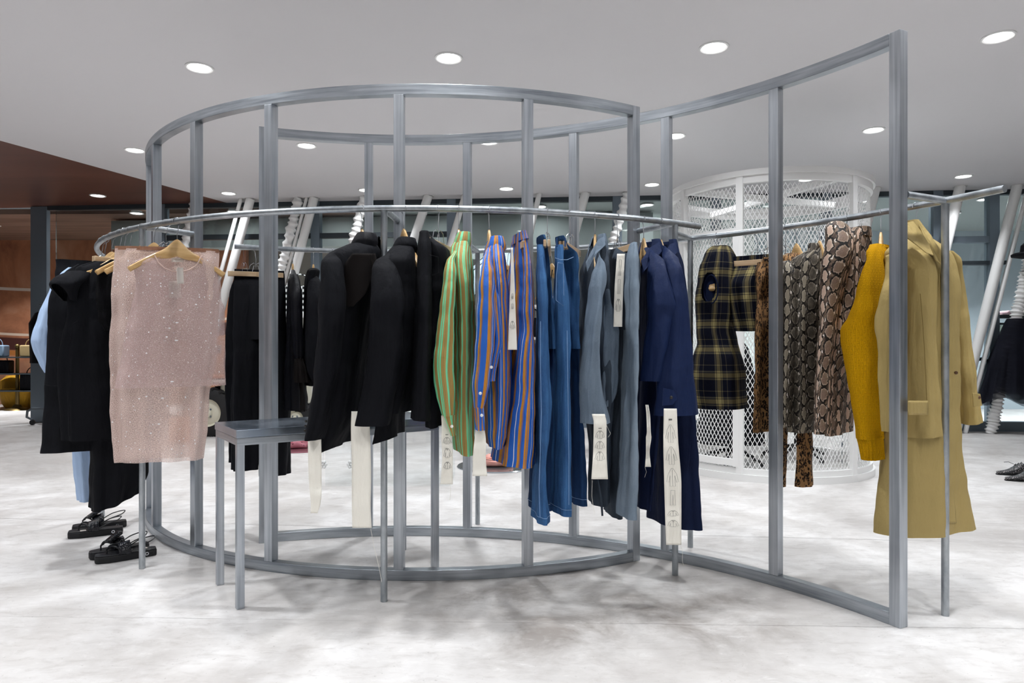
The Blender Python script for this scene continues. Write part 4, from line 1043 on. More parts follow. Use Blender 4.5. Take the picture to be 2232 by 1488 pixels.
# black sleeveless dress with cap sleeve
h = Hang(1, 284, 'face', twist=-2)
hanger(h, 'wood', 'wooden hanger of the nearest black dress, second round end from the left')
g = garment(h, 'black_dress', 'black dress with a wide cap sleeve, nearest of the black dresses', 'dress', 955)
loft(h, 'body', M['black_wool'], [(572, 208, 290, .012), (588, 170, 300, .03), (625, 156, 300, .05), (700, 150, 300, .06), (780, 136, 300, .065), (880, 138, 300, .07), (956, 142, 298, .075)], g, seed=125, fold=.014, kf=5, hem=(.006, 0))
loft(h, 'cap_sleeve', M['black_wool'], [(592, 150, 196, .02, -.02), (608, 116, 190, .045, -.03), (620, 108, 174, .055, -.03), (640, 122, 168, .05, -.02), (655, 136, 166, .04, -.02)], g, seed=126, cap=True, fold=.003, kf=3, n=180, steps=70, holes=[(215, 40, 645, 24)])
sm = [h.solve(x, y, -.062)[0] for x, y in ((170, 700), (158, 705), (152, 760), (150, 860), (152, 950))]
MB().tube(sm, .0016, 5).build('seam', M['black_silk'], g)
# second black dress
h = Hang(1, 262, 'face', twist=-4)
hanger(h, 'wood', 'wooden hanger third from the left end of the front rail')
g = garment(h, 'black_dress', 'longer black dress with a horizontal tuck, half behind the nearest one', 'dress', 980)
loft(h, 'body', M['black_cotton'], [(578, 170, 250, .012), (596, 140, 258, .03), (640, 112, 262, .05), (660, 107, 262, .055), (750, 104, 262, .06), (850, 100, 262, .07), (979, 91, 262, .08)], g, seed=131, fold=.014, kf=5)
tk = [h.solve(x, y, -.085)[0] for x, y in ((97, 838), (110, 841), (125, 841), (138, 838))]
MB().tube(tk, .002, 5).build('tuck', M['black_silk'], g)
# pale blue shirt
h = Hang(1, 244, 'face', twist=-4)
hanger(h, 'wood', 'wooden hanger of the pale blue shirt at the left end')
g = garment(h, 'blue_shirt', 'pale blue shirt whose bent sleeve sticks out behind the black dresses', 'shirt', 960)
loft(h, 'body', M['blue_shirt'], [(585, 150, 225, .012), (602, 130, 235, .03), (640, 116, 238, .05), (750, 112, 238, .05), (900, 112, 238, .05), (960, 112, 238, .05)], g, seed=135, fold=.01, kf=5)
loft(h, 'sleeve', M['blue_shirt'], [(618, 112, 140, .03, .0), (660, 96, 130, .04, .0), (700, 80, 122, .045, .0), (738, 70, 112, .045, .0), (780, 84, 116, .04, .0), (812, 98, 112, .03, .0)], g, seed=136, cap=True, fold=.007, kf=4)
# trousers at the far left
h = Hang(1, 229, 'face', twist=-6)
hanger(h, 'clip', 'clip hanger with a pale bar above the black gathered trousers at far left', rot=0)
g = garment(h, 'black_trousers', 'black gathered waist trousers at the left end of the front rail', 'trousers', 950)
loft(h, 'waist', M['black_cotton'], [(568, 122, 225, .03), (580, 124, 226, .03), (600, 120, 226, .04), (700, 118, 228, .05)], g, seed=141, fold=.006, kf=14)
loft(h, 'leg', M['black_cotton'], [(690, 118, 172, .04), (850, 120, 172, .05), (940, 122, 172, .05)], g, seed=142, fold=.008, kf=4)
loft(h, 'leg', M['black_cotton'], [(690, 172, 228, .04), (850, 174, 226, .05), (940, 176, 224, .05)], g, seed=143, fold=.008, kf=4)
h = Hang(1, 272, 'face', twist=10)
hanger(h, 'clip', 'clip hanger between the wooden hangers left of the pipe leg')
g = garment(h, 'black_trousers', 'wide black pleated trousers reaching lowest, below the black dresses', 'trousers', 1100)
loft(h, 'leg', M['black_cotton'], [(600, 215, 300, .04), (800, 205, 312, .07), (940, 200, 318, .08), (1040, 198, 322, .085), (1090, 197, 300, .085)], g, seed=145, fold=.018, kf=6, hem=(-.035, 0), cap=True)
h = Hang(1, 222, 'face', twist=4)
hanger(h, 'clip', 'clip hanger at the very left end of the front rail')
g = garment(h, 'blue_trousers', 'pale blue trousers whose leg ends show under the black dress', 'trousers', 1090)
loft(h, 'leg', M['blue_shirt'], [(610, 158, 212, .04), (800, 156, 212, .05), (960, 157, 208, .06), (1090, 171, 206, .06)], g, seed=147, fold=.009, kf=4, cap=True)
loft(h, 'leg', M['blue_shirt'], [(610, 210, 262, .04), (800, 212, 268, .05), (960, 216, 272, .06), (1076, 236, 281, .06)], g, seed=148, fold=.009, kf=4, cap=True)
# ------------------------------------------------------------------ garments on the back rail, left to right
h = Hang(2, 558)
hanger(h, 'clip', 'clip hanger with a pale bar over the black wide trousers behind the frame', rot=90)
g = garment(h, 'black_trousers', 'wide black trousers hung flat behind the second front post', 'trousers', 1033)
loft(h, 'waist', M['black_cotton'], [(588, 512, 620, .005), (606, 511, 621, .005), (622, 510, 622, .03), (680, 509, 624, .06), (740, 508, 626, .07)], g, seed=201, fold=.002, kf=6, n=90, wr=.002)
loft(h, 'leg', M['black_cotton'], [(720, 508, 568, .06), (800, 506, 568, .07), (900, 503, 567, .07), (990, 505, 566, .07), (1022, 505, 563, .07)], g, seed=202, fold=.012, kf=4)
loft(h, 'leg', M['black_cotton'], [(720, 562, 627, .06), (800, 562, 631, .07), (900, 562, 634, .07), (1000, 563, 632, .07), (1033, 565, 631, .07)], g, seed=203, fold=.012, kf=4)
h = Hang(2, 528)
hanger(h, 'clip', 'clip hanger at the left tip of the back rail', rot=88, shift=.01, sx=.45)
g = garment(h, 'black_skirt', 'long black skirt whose edge shows left of the wide black trousers', 'skirt', 1005)
loft(h, 'skirt', M['black_wool'], [(604, 514, 600, .02, .03), (640, 500, 600, .04, .05), (700, 494, 600, .05, .06), (800, 491, 600, .06, .06), (900, 496, 600, .06, .06), (960, 502, 600, .06, .06), (1004, 501, 598, .06, .06)], g, seed=206, fold=.01, kf=6)
h = Hang(2, 638)
hanger(h, 'wood', 'wooden hanger above the black blouse with frilled cuffs')
g = garment(h, 'black_blouse', 'sheer black blouse with a frilled sleeve behind the frame', 'blouse', 895)
loft(h, 'body', M['black_silk'], [(598, 630, 648, .05), (614, 627, 654, .14), (660, 626, 658, .17), (760, 624, 660, .17), (890, 622, 668, .17)], g, seed=211, fold=.012, kf=6)
loft(h, 'sleeve', M['black_silk'], [(614, 632, 654, .03, -.13), (640, 630, 658, .045, -.17), (700, 634, 658, .05, -.18), (770, 640, 662, .045, -.18), (783, 642, 660, .03, -.18)], g, seed=212, cap=True, fold=.006, kf=4)
loft(h, 'cuff_frill', M['black_sheer'], [(781, 642, 661, .035, -.18), (800, 641, 668, .045, -.18), (833, 643, 671, .05, -.18)], g, seed=213, fold=.012, kf=9)
loft(h, 'hem_frill', M['black_sheer'], [(800, 626, 664, .15), (850, 634, 666, .16), (893, 644, 667, .16)], g, seed=214, fold=.014, kf=8)
h = Hang(2, 683)
hanger(h, 'wood', 'wooden hanger above the black hooded top')
g = garment(h, 'black_hoodie', 'black hooded top between the frilled blouse and the sheer blazer', 'top', 840)
loft(h, 'body', M['black_wool'], [(600, 672, 692, .06), (620, 664, 700, .15), (700, 662, 704, .18), (800, 664, 706, .18), (838, 666, 706, .18)], g, seed=221, fold=.01, kf=4)
loft(h, 'sleeve', M['black_wool'], [(615, 674, 700, .03, -.14), (660, 668, 700, .05, -.18), (740, 664, 698, .05, -.19), (800, 668, 692, .05, -.19), (832, 682, 694, .04, -.19)], g, seed=222, cap=True, fold=.006, kf=3)
loft(h, 'hood', M['black_wool'], [(640, 662, 690, .08, -.06), (615, 662, 694, .09, -.06), (592, 670, 696, .08, -.06), (586, 676, 692, .05, -.05)], g, seed=223, by='i', fold=.004, kf=4, cap=True)
h = Hang(2, 725)
hanger(h, 'wood', 'wooden hanger on the back rail hidden behind the sheer blazer')
g = garment(h, 'black_shirt', 'plain black top on the back rail behind the sheer blazer', 'top', 820)
loft(h, 'body', M['black_cotton'], [(604, 715, 738, .06), (622, 708, 744, .15), (700, 706, 746, .17), (820, 706, 748, .17)], g, seed=225, fold=.01, kf=5)
# two black camisoles on wooden hangers, seen between the striped clothes and the jeans
for px, lab, x0, xr in ((1106, 'wooden hanger seen between the two striped garments on the back rail', 1098, -28), (1203, 'wooden hanger seen between the two pairs of jeans', 1196, 62)):
    h = Hang(2, px, twist=0)
    hanger(h, 'wood', lab, rot=xr)
    g = garment(h, 'black_camisole', 'thin strapped black camisole on the back rail behind the ' + ('striped clothes' if px < 1150 else 'jeans'), 'top', 820)
    loft(h, 'body', M['black_silk'], [(664, x0 - 10, x0 + 30, .12), (690, x0 - 18, x0 + 34, .14), (800, x0 - 20, x0 + 30, .15), (818, x0 - 20, x0 + 30, .15)], g, seed=230 + px, fold=.01, kf=6)
    sb = MB()
    for s in (-.1, .1):
        sb.tube([h.solve(x0 + 8, 588, s * .3)[0], h.solve(x0 + 2, 630, s)[0], h.solve(x0 + 6, 668, s)[0]], .0035, 6)
    sb.build('straps', M['black_silk'], g)
    h2 = h

# plaid dress
h = Hang(2, 1562, twist=6)
hanger(h, 'wood', 'wooden hanger inside the plaid dress, its tip poking through the armhole')
g = garment(h, 'plaid_dress', 'navy and gold plaid sleeveless dress with nipped waist, armhole facing us', 'dress', 888)
loft(h, 'body', M['plaid'], [(537, 1552, 1590, .05), (546, 1543, 1597, .09), (565, 1534, 1606, .13), (600, 1525, 1610, .16), (660, 1520, 1608, .16), (720, 1519, 1603, .15), (745, 1521, 1606, .14), (790, 1509, 1620, .15), (840, 1506, 1626, .16), (887, 1516, 1628, .17)], g, seed=241, fold=.006, kf=4, n=240, steps=150, cref=.84, exp=.85, holes=[(270, 21, 630, 31)], wr=.006)
loft(h, 'lining', M['navy_dark'], [(590, 1531, 1600, .125), (660, 1527, 1600, .13), (700, 1526, 1598, .12)], g, seed=242, fold=.002, kf=3)
ab = lambda y: tuple(pchip([537, 565, 600, 660, 720], q, y) for q in ((1552, 1534, 1525, 1520, 1519), (1590, 1606, 1610, 1608, 1603), (.05, .13, .16, .16, .15), (0, 0, 0, 0, 0)))
MB().tube([surf(h, 1549.5 + 15.5 * math.cos(q), 630 + 31 * math.sin(q), *ab(630 + 31 * math.sin(q)), .001, .85) for q in [2 * PI * i / 40 for i in range(40)]], .0035, 6, closed=True).build('armhole_edge', M['navy_dark'], g)
# plaid skirt
h = Hang(2, 1640, twist=10)
hanger(h, 'clip', 'clip hanger with a pale bar over the plaid mini skirt', rot=90, shift=.03, fwd=.012)
g = garment(h, 'plaid_skirt', 'short navy and gold plaid skirt beside the plaid dress', 'skirt', 720)
loft(h, 'skirt', M['plaid'], [(556, 1595, 1688, .005), (576, 1592, 1690, .006), (592, 1589, 1691, .04), (620, 1583, 1692, .08), (680, 1591, 1694, .08), (721, 1601, 1694, .08)], g, seed=245, fold=.008, kf=6, n=100, cref=.9)
# leopard dress and trousers
h = Hang(2, 1672, twist=4)
hanger(h, 'clip', 'clip hanger over the leopard print skirt, hidden by the upright post', rot=60)
g = garment(h, 'leopard_skirt', 'long leopard print skirt left of the sixth back post', 'skirt', 940)
loft(h, 'skirt', M['leopard'], [(574, 1654, 1700, .09), (600, 1650, 1702, .12), (700, 1648, 1704, .15), (850, 1645, 1704, .16), (937, 1643, 1702, .16)], g, seed=251, fold=.01, kf=5, n=90, cref=.9)
strip(h, 'waist_loop', M['leopard'], [(560, 1664, 1676), (580, 1660, 1680)], g, -.1, .002, 3)
h = Hang(2, 1712, twist=4)
hanger(h, 'clip', 'clip hanger of the leopard print trousers')
g = garment(h, 'leopard_trousers', 'leopard print trousers whose two legs reach below the grey snakeskin blouse', 'trousers', 1060)
loft(h, 'leg', M['leopard'], [(580, 1690, 1722, .05), (700, 1692, 1724, .06), (900, 1692, 1718, .06), (1000, 1692, 1716, .06), (1062, 1690, 1712, .06)], g, seed=253, fold=.006, kf=4, cap=True, cref=.42)
loft(h, 'leg', M['leopard'], [(580, 1722, 1760, .05), (700, 1730, 1768, .06), (900, 1740, 1772, .06), (1000, 1737, 1772, .06), (1057, 1734, 1772, .06)], g, seed=254, fold=.006, kf=4, cap=True, cref=.42)
h = Hang(2, 1736, twist=20)
hanger(h, 'wood', 'wooden hanger with a leopard collar, right of the sixth back post', rot=50)
g = garment(h, 'leopard_shirt', 'leopard print top showing only its neckline beside the post', 'top', 800)
loft(h, 'body', M['leopard'], [(553, 1708, 1744, .04), (566, 1704, 1752, .09), (600, 1704, 1760, .12), (800, 1708, 1764, .12)], g, seed=256, fold=.006, kf=4, cref=.9)
# grey snakeskin blouse
h = Hang(2, 1786, twist=8)
hanger(h, 'wood', 'wooden hanger above the grey snakeskin blouse', rot=46)
g = garment(h, 'snakeskin_blouse', 'grey snakeskin print blouse hanging left of the tan one', 'blouse', 938)
loft(h, 'body', M['python_grey'], [(540, 1770, 1792, .03), (552, 1752, 1800, .08), (566, 1728, 1804, .12), (600, 1716, 1806, .14), (700, 1714, 1806, .15), (850, 1716, 1806, .15), (900, 1718, 1804, .15), (937, 1722, 1800, .15)], g, seed=261, fold=.012, kf=6, n=100, cref=.95)
loft(h, 'sleeve', M['python_grey'], [(570, 1706, 1728, .03, -.12), (600, 1703, 1736, .045, -.15), (700, 1702, 1734, .05, -.16), (850, 1703, 1730, .05, -.16), (930, 1704, 1726, .045, -.16)], g, seed=262, cap=True, fold=.007, kf=4, cref=.34)
loft(h, 'collar', M['python_grey'], [(552, 1764, 1792, .05), (536, 1766, 1790, .05), (532, 1764, 1792, .055), (560, 1758, 1798, .075)], g, seed=263, by='i', fold=.001, wr=.0015, cref=.42)
# tan snakeskin blouse
h = Hang(2, 1846, twist=12)
hanger(h, 'wood', 'wooden hanger inside the tan snakeskin blouse', rot=10)
g = garment(h, 'snakeskin_blouse', 'tan snakeskin print blouse with raised shoulder, left of the mustard sweater', 'blouse', 945)
loft(h, 'body', M['python_tan'], [(500, 1822, 1888, .06), (515, 1812, 1894, .12), (560, 1808, 1898, .16), (700, 1806, 1896, .17), (850, 1806, 1862, .17), (943, 1804, 1860, .17)], g, seed=265, fold=.011, kf=5, n=100, cref=1.0)
loft(h, 'sleeve', M['python_tan'], [(484, 1806, 1840, .03, -.13), (494, 1800, 1852, .05, -.15), (540, 1796, 1862, .07, -.18), (580, 1789, 1852, .07, -.2), (650, 1788, 1834, .06, -.21), (750, 1783, 1822, .06, -.22), (850, 1776, 1812, .055, -.22), (944, 1772, 1808, .055, -.22)], g, seed=266, cap=True, fold=.005, kf=3, cref=.40, n=72)
loft(h, 'collar', M['python_tan'], [(515, 1866, 1894, .04), (498, 1868, 1896, .04), (495, 1866, 1898, .045), (515, 1862, 1900, .05)], g, seed=267, by='i', fold=.002, wr=.002, cref=.4)
# mustard sweater
h = Hang(2, 1920, twist=4)
hanger(h, 'wood', 'wooden hanger in the neck of the mustard sweater', rot=20)
g = garment(h, 'mustard_sweater', 'mustard yellow knitted sweater with a hanging folded sleeve', 'sweater', 1000)
loft(h, 'body', M['mustard'], [(541, 1904, 1942, .06), (556, 1896, 1946, .12), (600, 1890, 1948, .16), (700, 1888, 1950, .17), (900, 1890, 1946, .17), (960, 1890, 1942, .17)], g, seed=271, fold=.01, kf=4, cref=1.0)
loft(h, 'sleeve', M['mustard'], [(533, 1897, 1926, .03, -.08), (548, 1890, 1932, .06, -.12), (580, 1884, 1934, .07, -.16), (640, 1868, 1934, .08, -.19), (690, 1849, 1934, .085, -.2), (722, 1832, 1934, .085, -.2), (760, 1835, 1932, .08, -.2), (830, 1847, 1928, .075, -.2), (900, 1858, 1924, .07, -.2), (955, 1868, 1925, .065, -.2)], g, seed=272, cap=True, fold=.005, kf=3, cref=.5, n=80)
loft(h, 'cuff', M['mustard'], [(950, 1868, 1925, .063, -.2), (980, 1874, 1926, .06, -.2), (1000, 1878, 1927, .06, -.2)], g, seed=272, fold=.004, kf=18, cref=.5, n=144, wr=.003)
loft(h, 'neckband', M['mustard'], [(552, 1906, 1946, .07), (538, 1908, 1944, .07), (534, 1906, 1946, .075), (546, 1902, 1948, .08)], g, seed=274, by='i', fold=.001, kf=9, wr=.001, cref=.4)
# tan trench coat, hung facing us
h = Hang(2, 1996, 'face', twist=-4)
hanger(h, 'small', 'wooden hanger inside the tan trench coat')
g = garment(h, 'trench_coat', 'long tan trench coat at the right end of the back rail behind the pipe leg', 'coat', 1155)
loft(h, 'body', M['trench'], [(520, 1965, 2035, .03), (535, 1945, 2052, .06), (556, 1932, 2072, .08), (600, 1930, 2084, .10), (700, 1928, 2086, .11), (850, 1926, 2084, .11), (1000, 1918, 2092, .12), (1100, 1911, 2110, .12), (1150, 1909, 2120, .12)], g, seed=281, fold=.014, kf=5, n=110)
loft(h, 'sleeve', M['trench'], [(548, 2050, 2078, .04, 0), (566, 2052, 2092, .06, 0), (620, 2062, 2102, .07, 0), (700, 2074, 2112, .075, -.01), (780, 2083, 2120, .075, -.02), (860, 2089, 2130, .075, -.03), (921, 2094, 2139, .07, -.04)], g, seed=282, cap=True, fold=.006, kf=3, hem=(.008, PI))
loft(h, 'sleeve', M['trench'], [(556, 1930, 1956, .04, -.02), (600, 1926, 1958, .06, -.03), (660, 1914, 1956, .065, -.05), (702, 1906, 1952, .065, -.05), (760, 1912, 1948, .06, -.05), (850, 1916, 1946, .055, -.05), (940, 1921, 1944, .05, -.05)], g, seed=283, cap=True, fold=.009, kf=4)
# short overlapping front with a flap pocket
jr = [(548, 1942, 2022, .05, -.02), (570, 1938, 2034, .08, -.025), (620, 1936, 2040, .10, -.03), (700, 1934, 2038, .11, -.03), (800, 1932, 2040, .115, -.03), (900, 1930, 2046, .12, -.03), (946, 1929, 2050, .12, -.03)]
o = loft(h, 'front_panel', M['trench'], jr, g, seed=288, fold=.007, kf=4, n=90, hem=(.006, PI))
jb = lambda y: tuple(pchip([r[0] for r in jr], [r[k] for r in jr], y) for k in (1, 2, 3, 4))
patch(h, 'pocket_flap', M['trench'], [(873, 1980, 2022), (904, 1980, 2022)], o, jb, .012, thick=.004)
MB().tube([surf(h, x, y, *jb(y), .007) for x, y in ((2006, 640), (2011, 700), (2015, 760), (2018, 820), (2020, 872))], .0011, 5).build('stitching', M['trench_in'], o)
patch(h, 'placket', M['trench'], [(575, 2046, 2060), (700, 2048, 2064), (860, 2050, 2068), (1000, 2054, 2074), (1140, 2060, 2084)], g, lambda y: tuple(pchip([520, 600, 850, 1000, 1150], q, y) for q in ((1965, 1930, 1926, 1918, 1909), (2035, 2084, 2084, 2092, 2120), (.03, .10, .11, .12, .12), (0, 0, 0, 0, 0))), .012, thick=.004)
loft(h, 'collar', M['trench'], [(560, 1962, 2040, .085), (520, 1966, 2026, .07), (492, 1972, 2010, .06), (480, 1976, 2002, .055)], g, seed=284, by='i', fold=.002, wr=.003, n=120, holes=[(318, 36, 512, 44)])
loft(h, 'collar_lining', M['trench_in'], [(490, 1978, 2002, .045), (520, 1974, 2018, .055), (570, 1972, 2036, .065)], g, seed=285, fold=.002, kf=4)
leaf(h, 'collar_leaf', M['trench'], [(1974, 486, -.062), (1990, 482, -.066), (2004, 500, -.085), (2022, 528, -.115), (2034, 556, -.140), (2020, 552, -.145), (1998, 534, -.135), (1974, 516, -.110)], g)
leaf(h, 'collar_leaf', M['trench'], [(2000, 484, -.02), (2014, 494, -.04), (2030, 514, -.07), (2046, 548, -.100), (2050, 576, -.115), (2040, 566, -.120), (2030, 540, -.105), (2014, 512, -.07)], g)
cs = MB(); a = [h.solve(x, y, -.105)[0] for x, y in ((2118, 856), (2134, 858), (2138, 884), (2120, 886))]
cs.add(a + [q - h.Dv * .006 for q in a], [(3, 2, 1, 0), (4, 5, 6, 7)] + [(i, (i + 1) % 4, (i + 1) % 4 + 4, i + 4) for i in range(4)])
c_ = cs.build('cuff_strap', M['trench'], g, bevel=.002)
button(h, 2134, 866, -.112, M['button_brown'], c_, .007)
button(h, 2084, 812, -.11, M['button_brown'], g, .007)
# ------------------------------------------------------------------ slanted white columns in front of the glazing
def col_pt(px, y):
    k = (px - CX) / F; d = 8.93 / (1 + 0.0784 * k)
    return Vector((k * d, d, HC + (YH - y) / F * d))
def slanted(a, b):
    a, b = col_pt(*a), col_pt(*b); dv = b - a
    return a + dv * ((HCEIL - a.z) / dv.z), a + dv * ((0.0 - a.z) / dv.z)
def column(a, b, r, label):
    top, bot = slanted(a, b)
    T = thing('slanted_column', label, 'column', bot)
    MB().tube([bot, top], r, 20).build('shaft', M['white_paint'], T)
    dv = (top - bot).normalized()
    MB().lathe([(r * 1.25, -0.004), (r * 1.25, 0.0), (r * .9, 0.0)], (top.x, top.y, top.z - 0.001), 24).build('ceiling_collar', M['white_matt'], T)
    return T
def ribbed(a, b, r, label, seed, ribs=38):
    rng = random.Random(seed); top, bot = slanted(a, b); n = 14 * ribs; V = []; rr = []
    pts = []
    for i in range(n + 1):
        s = i / n; ph = s * ribs * PI
        q = abs(math.sin(ph + 0.9 * math.sin(s * 31 + seed)))
        k = r * (0.86 + 0.34 * q ** 3 + 0.06 * math.sin(s * 57 + seed))
        pts.append(bot.lerp(top, s) + Vector((0.006 * math.sin(s * 90 + seed), 0, 0))); rr.append(k)
    T = thing('ribbed_column', label, 'column', bot)
    mb = MB().tube(pts, rr, 18)
    o = mb.build('ribbed_sleeve', M['white_paint'], T, sharp=False)
    return T
column((545, 437), (490, 640), .058, 'thick slanted white column left of the second front post')
column((524, 437), (478, 606), .026, 'thin slanted white column at far left of the pair by the second post')
column((683, 437), (643, 589), .058, 'thick slanted white column right of the second front post')
column((667, 437), (630, 577), .022, 'thin slanted white column between a ribbed and a thick one')
ribbed((650, 435), (618, 570), .060, 'ribbed white column seen over the black trousers', 3)
ribbed((793, 436), (771, 522), .060, 'ribbed white column rising behind the sheer black blazer', 5)
ribbed((425, 437), (406, 520), .055, 'ribbed white column behind the pink sequinned top', 9)
column((932, 432), (900, 527), .058, 'thick slanted white column behind the middle front post')
column((1012, 430), (985, 520), .040, 'slanted white column behind the green striped shirt')
column((1174, 428), (1160, 495), .034, 'thin slanted white column right of the fifth front post')
column((1275, 425), (1256, 495), .058, 'thick slanted white column left of the front frame end post')
ribbed((1364, 433), (1341, 511), .055, 'ribbed white column behind the grey trousers clip hanger', 13)
column((1908, 411), (1890, 485), .058, 'thick slanted white column right of the mesh cylinder')
column((2094, 403), (2063, 530), .062, 'thick slanted white column behind the right pipe leg')
column((2218, 403), (2127, 764), .058, 'thick slanted white column at the right, top leaning outwards')
column((2229, 456), (2136, 818), .027, 'thin slanted white column beside the tulle skirt')
RB = ribbed((2229, 630), (2159, 944), .062, 'ribbed white column at far right wearing a black tulle skirt and hat', 17, 68)

# black tulle skirt and hat on that column
M['tulle'] = fabric('black_tulle', '#20222c', 0.9, 500, 0.3, alpha=0.72)
top, bot = slanted((2229, 630), (2159, 944))
def on_col(z): return bot.lerp(top, z / HCEIL)
def tulle(name, parent, z0, z1, r0, r1, kf, seed, mat, dx=0.0):
    rng = random.Random(seed); V = []; Fc = []; UV = []; n, m = 150, 18
    for i in range(m + 1):
        s = i / m; z = z0 + (z1 - z0) * s; c = on_col(z0 + (z1 - z0) * s * .35); r = r0 + (r1 - r0) * s ** .8
        for j in range(n):
            a = 2 * PI * j / n
            q = r * (1 + .10 * s * math.sin(kf * a + seed) + .05 * s * math.sin(kf * 2.6 * a + seed * 2))
            V.append(Vector((c.x + q * math.cos(a) + dx * s, c.y + max(q * .45, .088) * math.sin(a), z - .05 * s * math.sin(5 * a + seed))))
    for i in range(m):
        for j in range(n):
            q = (i * n + j, i * n + (j + 1) % n, (i + 1) * n + (j + 1) % n, (i + 1) * n + j); Fc.append(q); UV.append([(V[k].x, V[k].z) for k in q])
    mesh(name, V, Fc, mat, parent, UV)
T = thing('tulle_skirt', 'full black tulle skirt worn by the ribbed white column at far right', 'skirt', on_col(1.1))
for i in range(3): tulle('tulle_layer', T, 1.42, .40 + .07 * i, .10, .44 - .07 * i, 11 + 4 * i, 3 + i, M['tulle'], .05)
T = thing('black_hat', 'wide brimmed black hat at the right edge above the tulle skirt', 'hat', at(2240, 560, 8.2))
c = at(2247, 556, 8.2)
MB().lathe([(.02, -.035), (.12, -.03), (.195, -.012), (.20, .012), (.17, .03), (.11, .035), (.1, .12), (.07, .15), (.001, .155)], c, 40).build('crown_and_brim', M['black_wool'], T)

# ------------------------------------------------------------------ white expanded-metal cylinder
KC = Vector((2.285, 6.12, 0)); KR, KH = .83, 2.46
T = thing('mesh_cylinder', 'tall white expanded metal cylinder with a framed door', 'mesh enclosure', KC)
def ring(z0, z1, r0, r1, n=96):
    return MB().lathe([(r0, z0), (r1, z0), (r1, z1), (r0, z1), (r0, z0)], KC, n)
ring(0, .055, KR - .035, KR + .03).build('base_ring', M['white_paint'], T)
ring(.055, .10, KR - .025, KR + .012).build('base_rail', M['white_paint'], T)
ring(KH - .10, KH - .045, KR - .025, KR + .012).build('top_rail', M['white_paint'], T)
ring(KH - .045, KH, KR - .035, KR + .03).build('top_ring', M['white_paint'], T)
kpost = [hit(px, KC, KR) for px in (1613, 1859)]
sp = (kpost[1] - kpost[0])
angs = [kpost[0] + sp * i for i in range(0, 9) if abs(sp * i) < 2 * PI - .3]
for a in angs:
    p = pol(KC, KR, a)
    MB().box((p.x, p.y, KH / 2), (.045, .055, KH - .09), a).build('post', M['white_paint'], T, smooth=False)
# strands of the diamond mesh: two sets of flat ribbons winding opposite ways, one mesh per bay
dz, NA = .066, 148
ts = angs + [angs[0] + (2 * PI if sp > 0 else -2 * PI)]
for b in range(len(angs)):
    a0, a1 = ts[b], ts[b + 1]; lo, hi = min(a0, a1), max(a0, a1)
    mb = MB(); cell = 2 * PI / NA; nrow = int((KH - .2) / dz)
    i0, i1 = math.ceil(lo / cell), math.floor(hi / cell)
    V = []; Fc = []
    def rib(p, q, aa):
        w, tk = .0042, .0035
        rad = Vector((math.cos(aa), math.sin(aa), 0)); tv = (q - p).normalized(); sd = rad.cross(tv).normalized() * w / 2; rd = rad * tk / 2
        k = len(V)
        V.extend([p - sd - rd, p + sd - rd, p + sd + rd, p - sd + rd, q - sd - rd, q + sd - rd, q + sd + rd, q - sd + rd])
        Fc.extend([(k, k + 1, k + 5, k + 4), (k + 1, k + 2, k + 6, k + 5), (k + 2, k + 3, k + 7, k + 6), (k + 3, k, k + 4, k + 7)])
    for i in range(i0, i1):
        for j in range(nrow):
            z = .10 + j * dz
            A_, B_ = cell * i, cell * (i + 1); Mm = cell * (i + .5)
            pA0, pM0, pM1, pA1, pB0 = pol(KC, KR - .01, A_, z + dz / 2), pol(KC, KR - .01, Mm, z), pol(KC, KR - .01, Mm, z + dz), None, pol(KC, KR - .01, B_, z + dz / 2)
            rib(pA0, pM0, Mm); rib(pM0, pB0, Mm); rib(pA0, pM1, Mm); rib(pM1, pB0, Mm)
    mb.add(V, Fc).build('mesh_panel', M['white_paint'], T, smooth=False)
# door frame in the bay left of the first post
d0, d1 = hit(1606, KC, KR), hit(1487, KC, KR)
D = bpy.data.objects.new('door', None); COL.objects.link(D); D.parent = T; D.location = (0, 0, 0)
fr = arc_beam(KC, KR + .012, d0, d1, 1.955, 2.01, .03, 24); 
for v_, f_ in ((arc_beam(KC, KR + .012, d0, d1, .115, .17, .03, 24).v, arc_beam(KC, KR + .012, d0, d1, .115, .17, .03, 24).f),): fr.add(v_, f_)
for a in (d0, d1):
    p = pol(KC, KR + .012, a); fr.box((p.x, p.y, 1.06), (.03, .05, 1.9), a)
D.matrix_parent_inverse = Matrix.Translation(-KC)
fr.build('door_frame', M['white_paint'], D, smooth=False)
bmx = MB()
for aa in (.35, .35 + PI / 2):
    bmx.box((KC.x, KC.y, KH - .07), (2 * KR - .06, .05, .05), aa)
bmx.build('roof_beams', M['white_paint'], T, smooth=False)

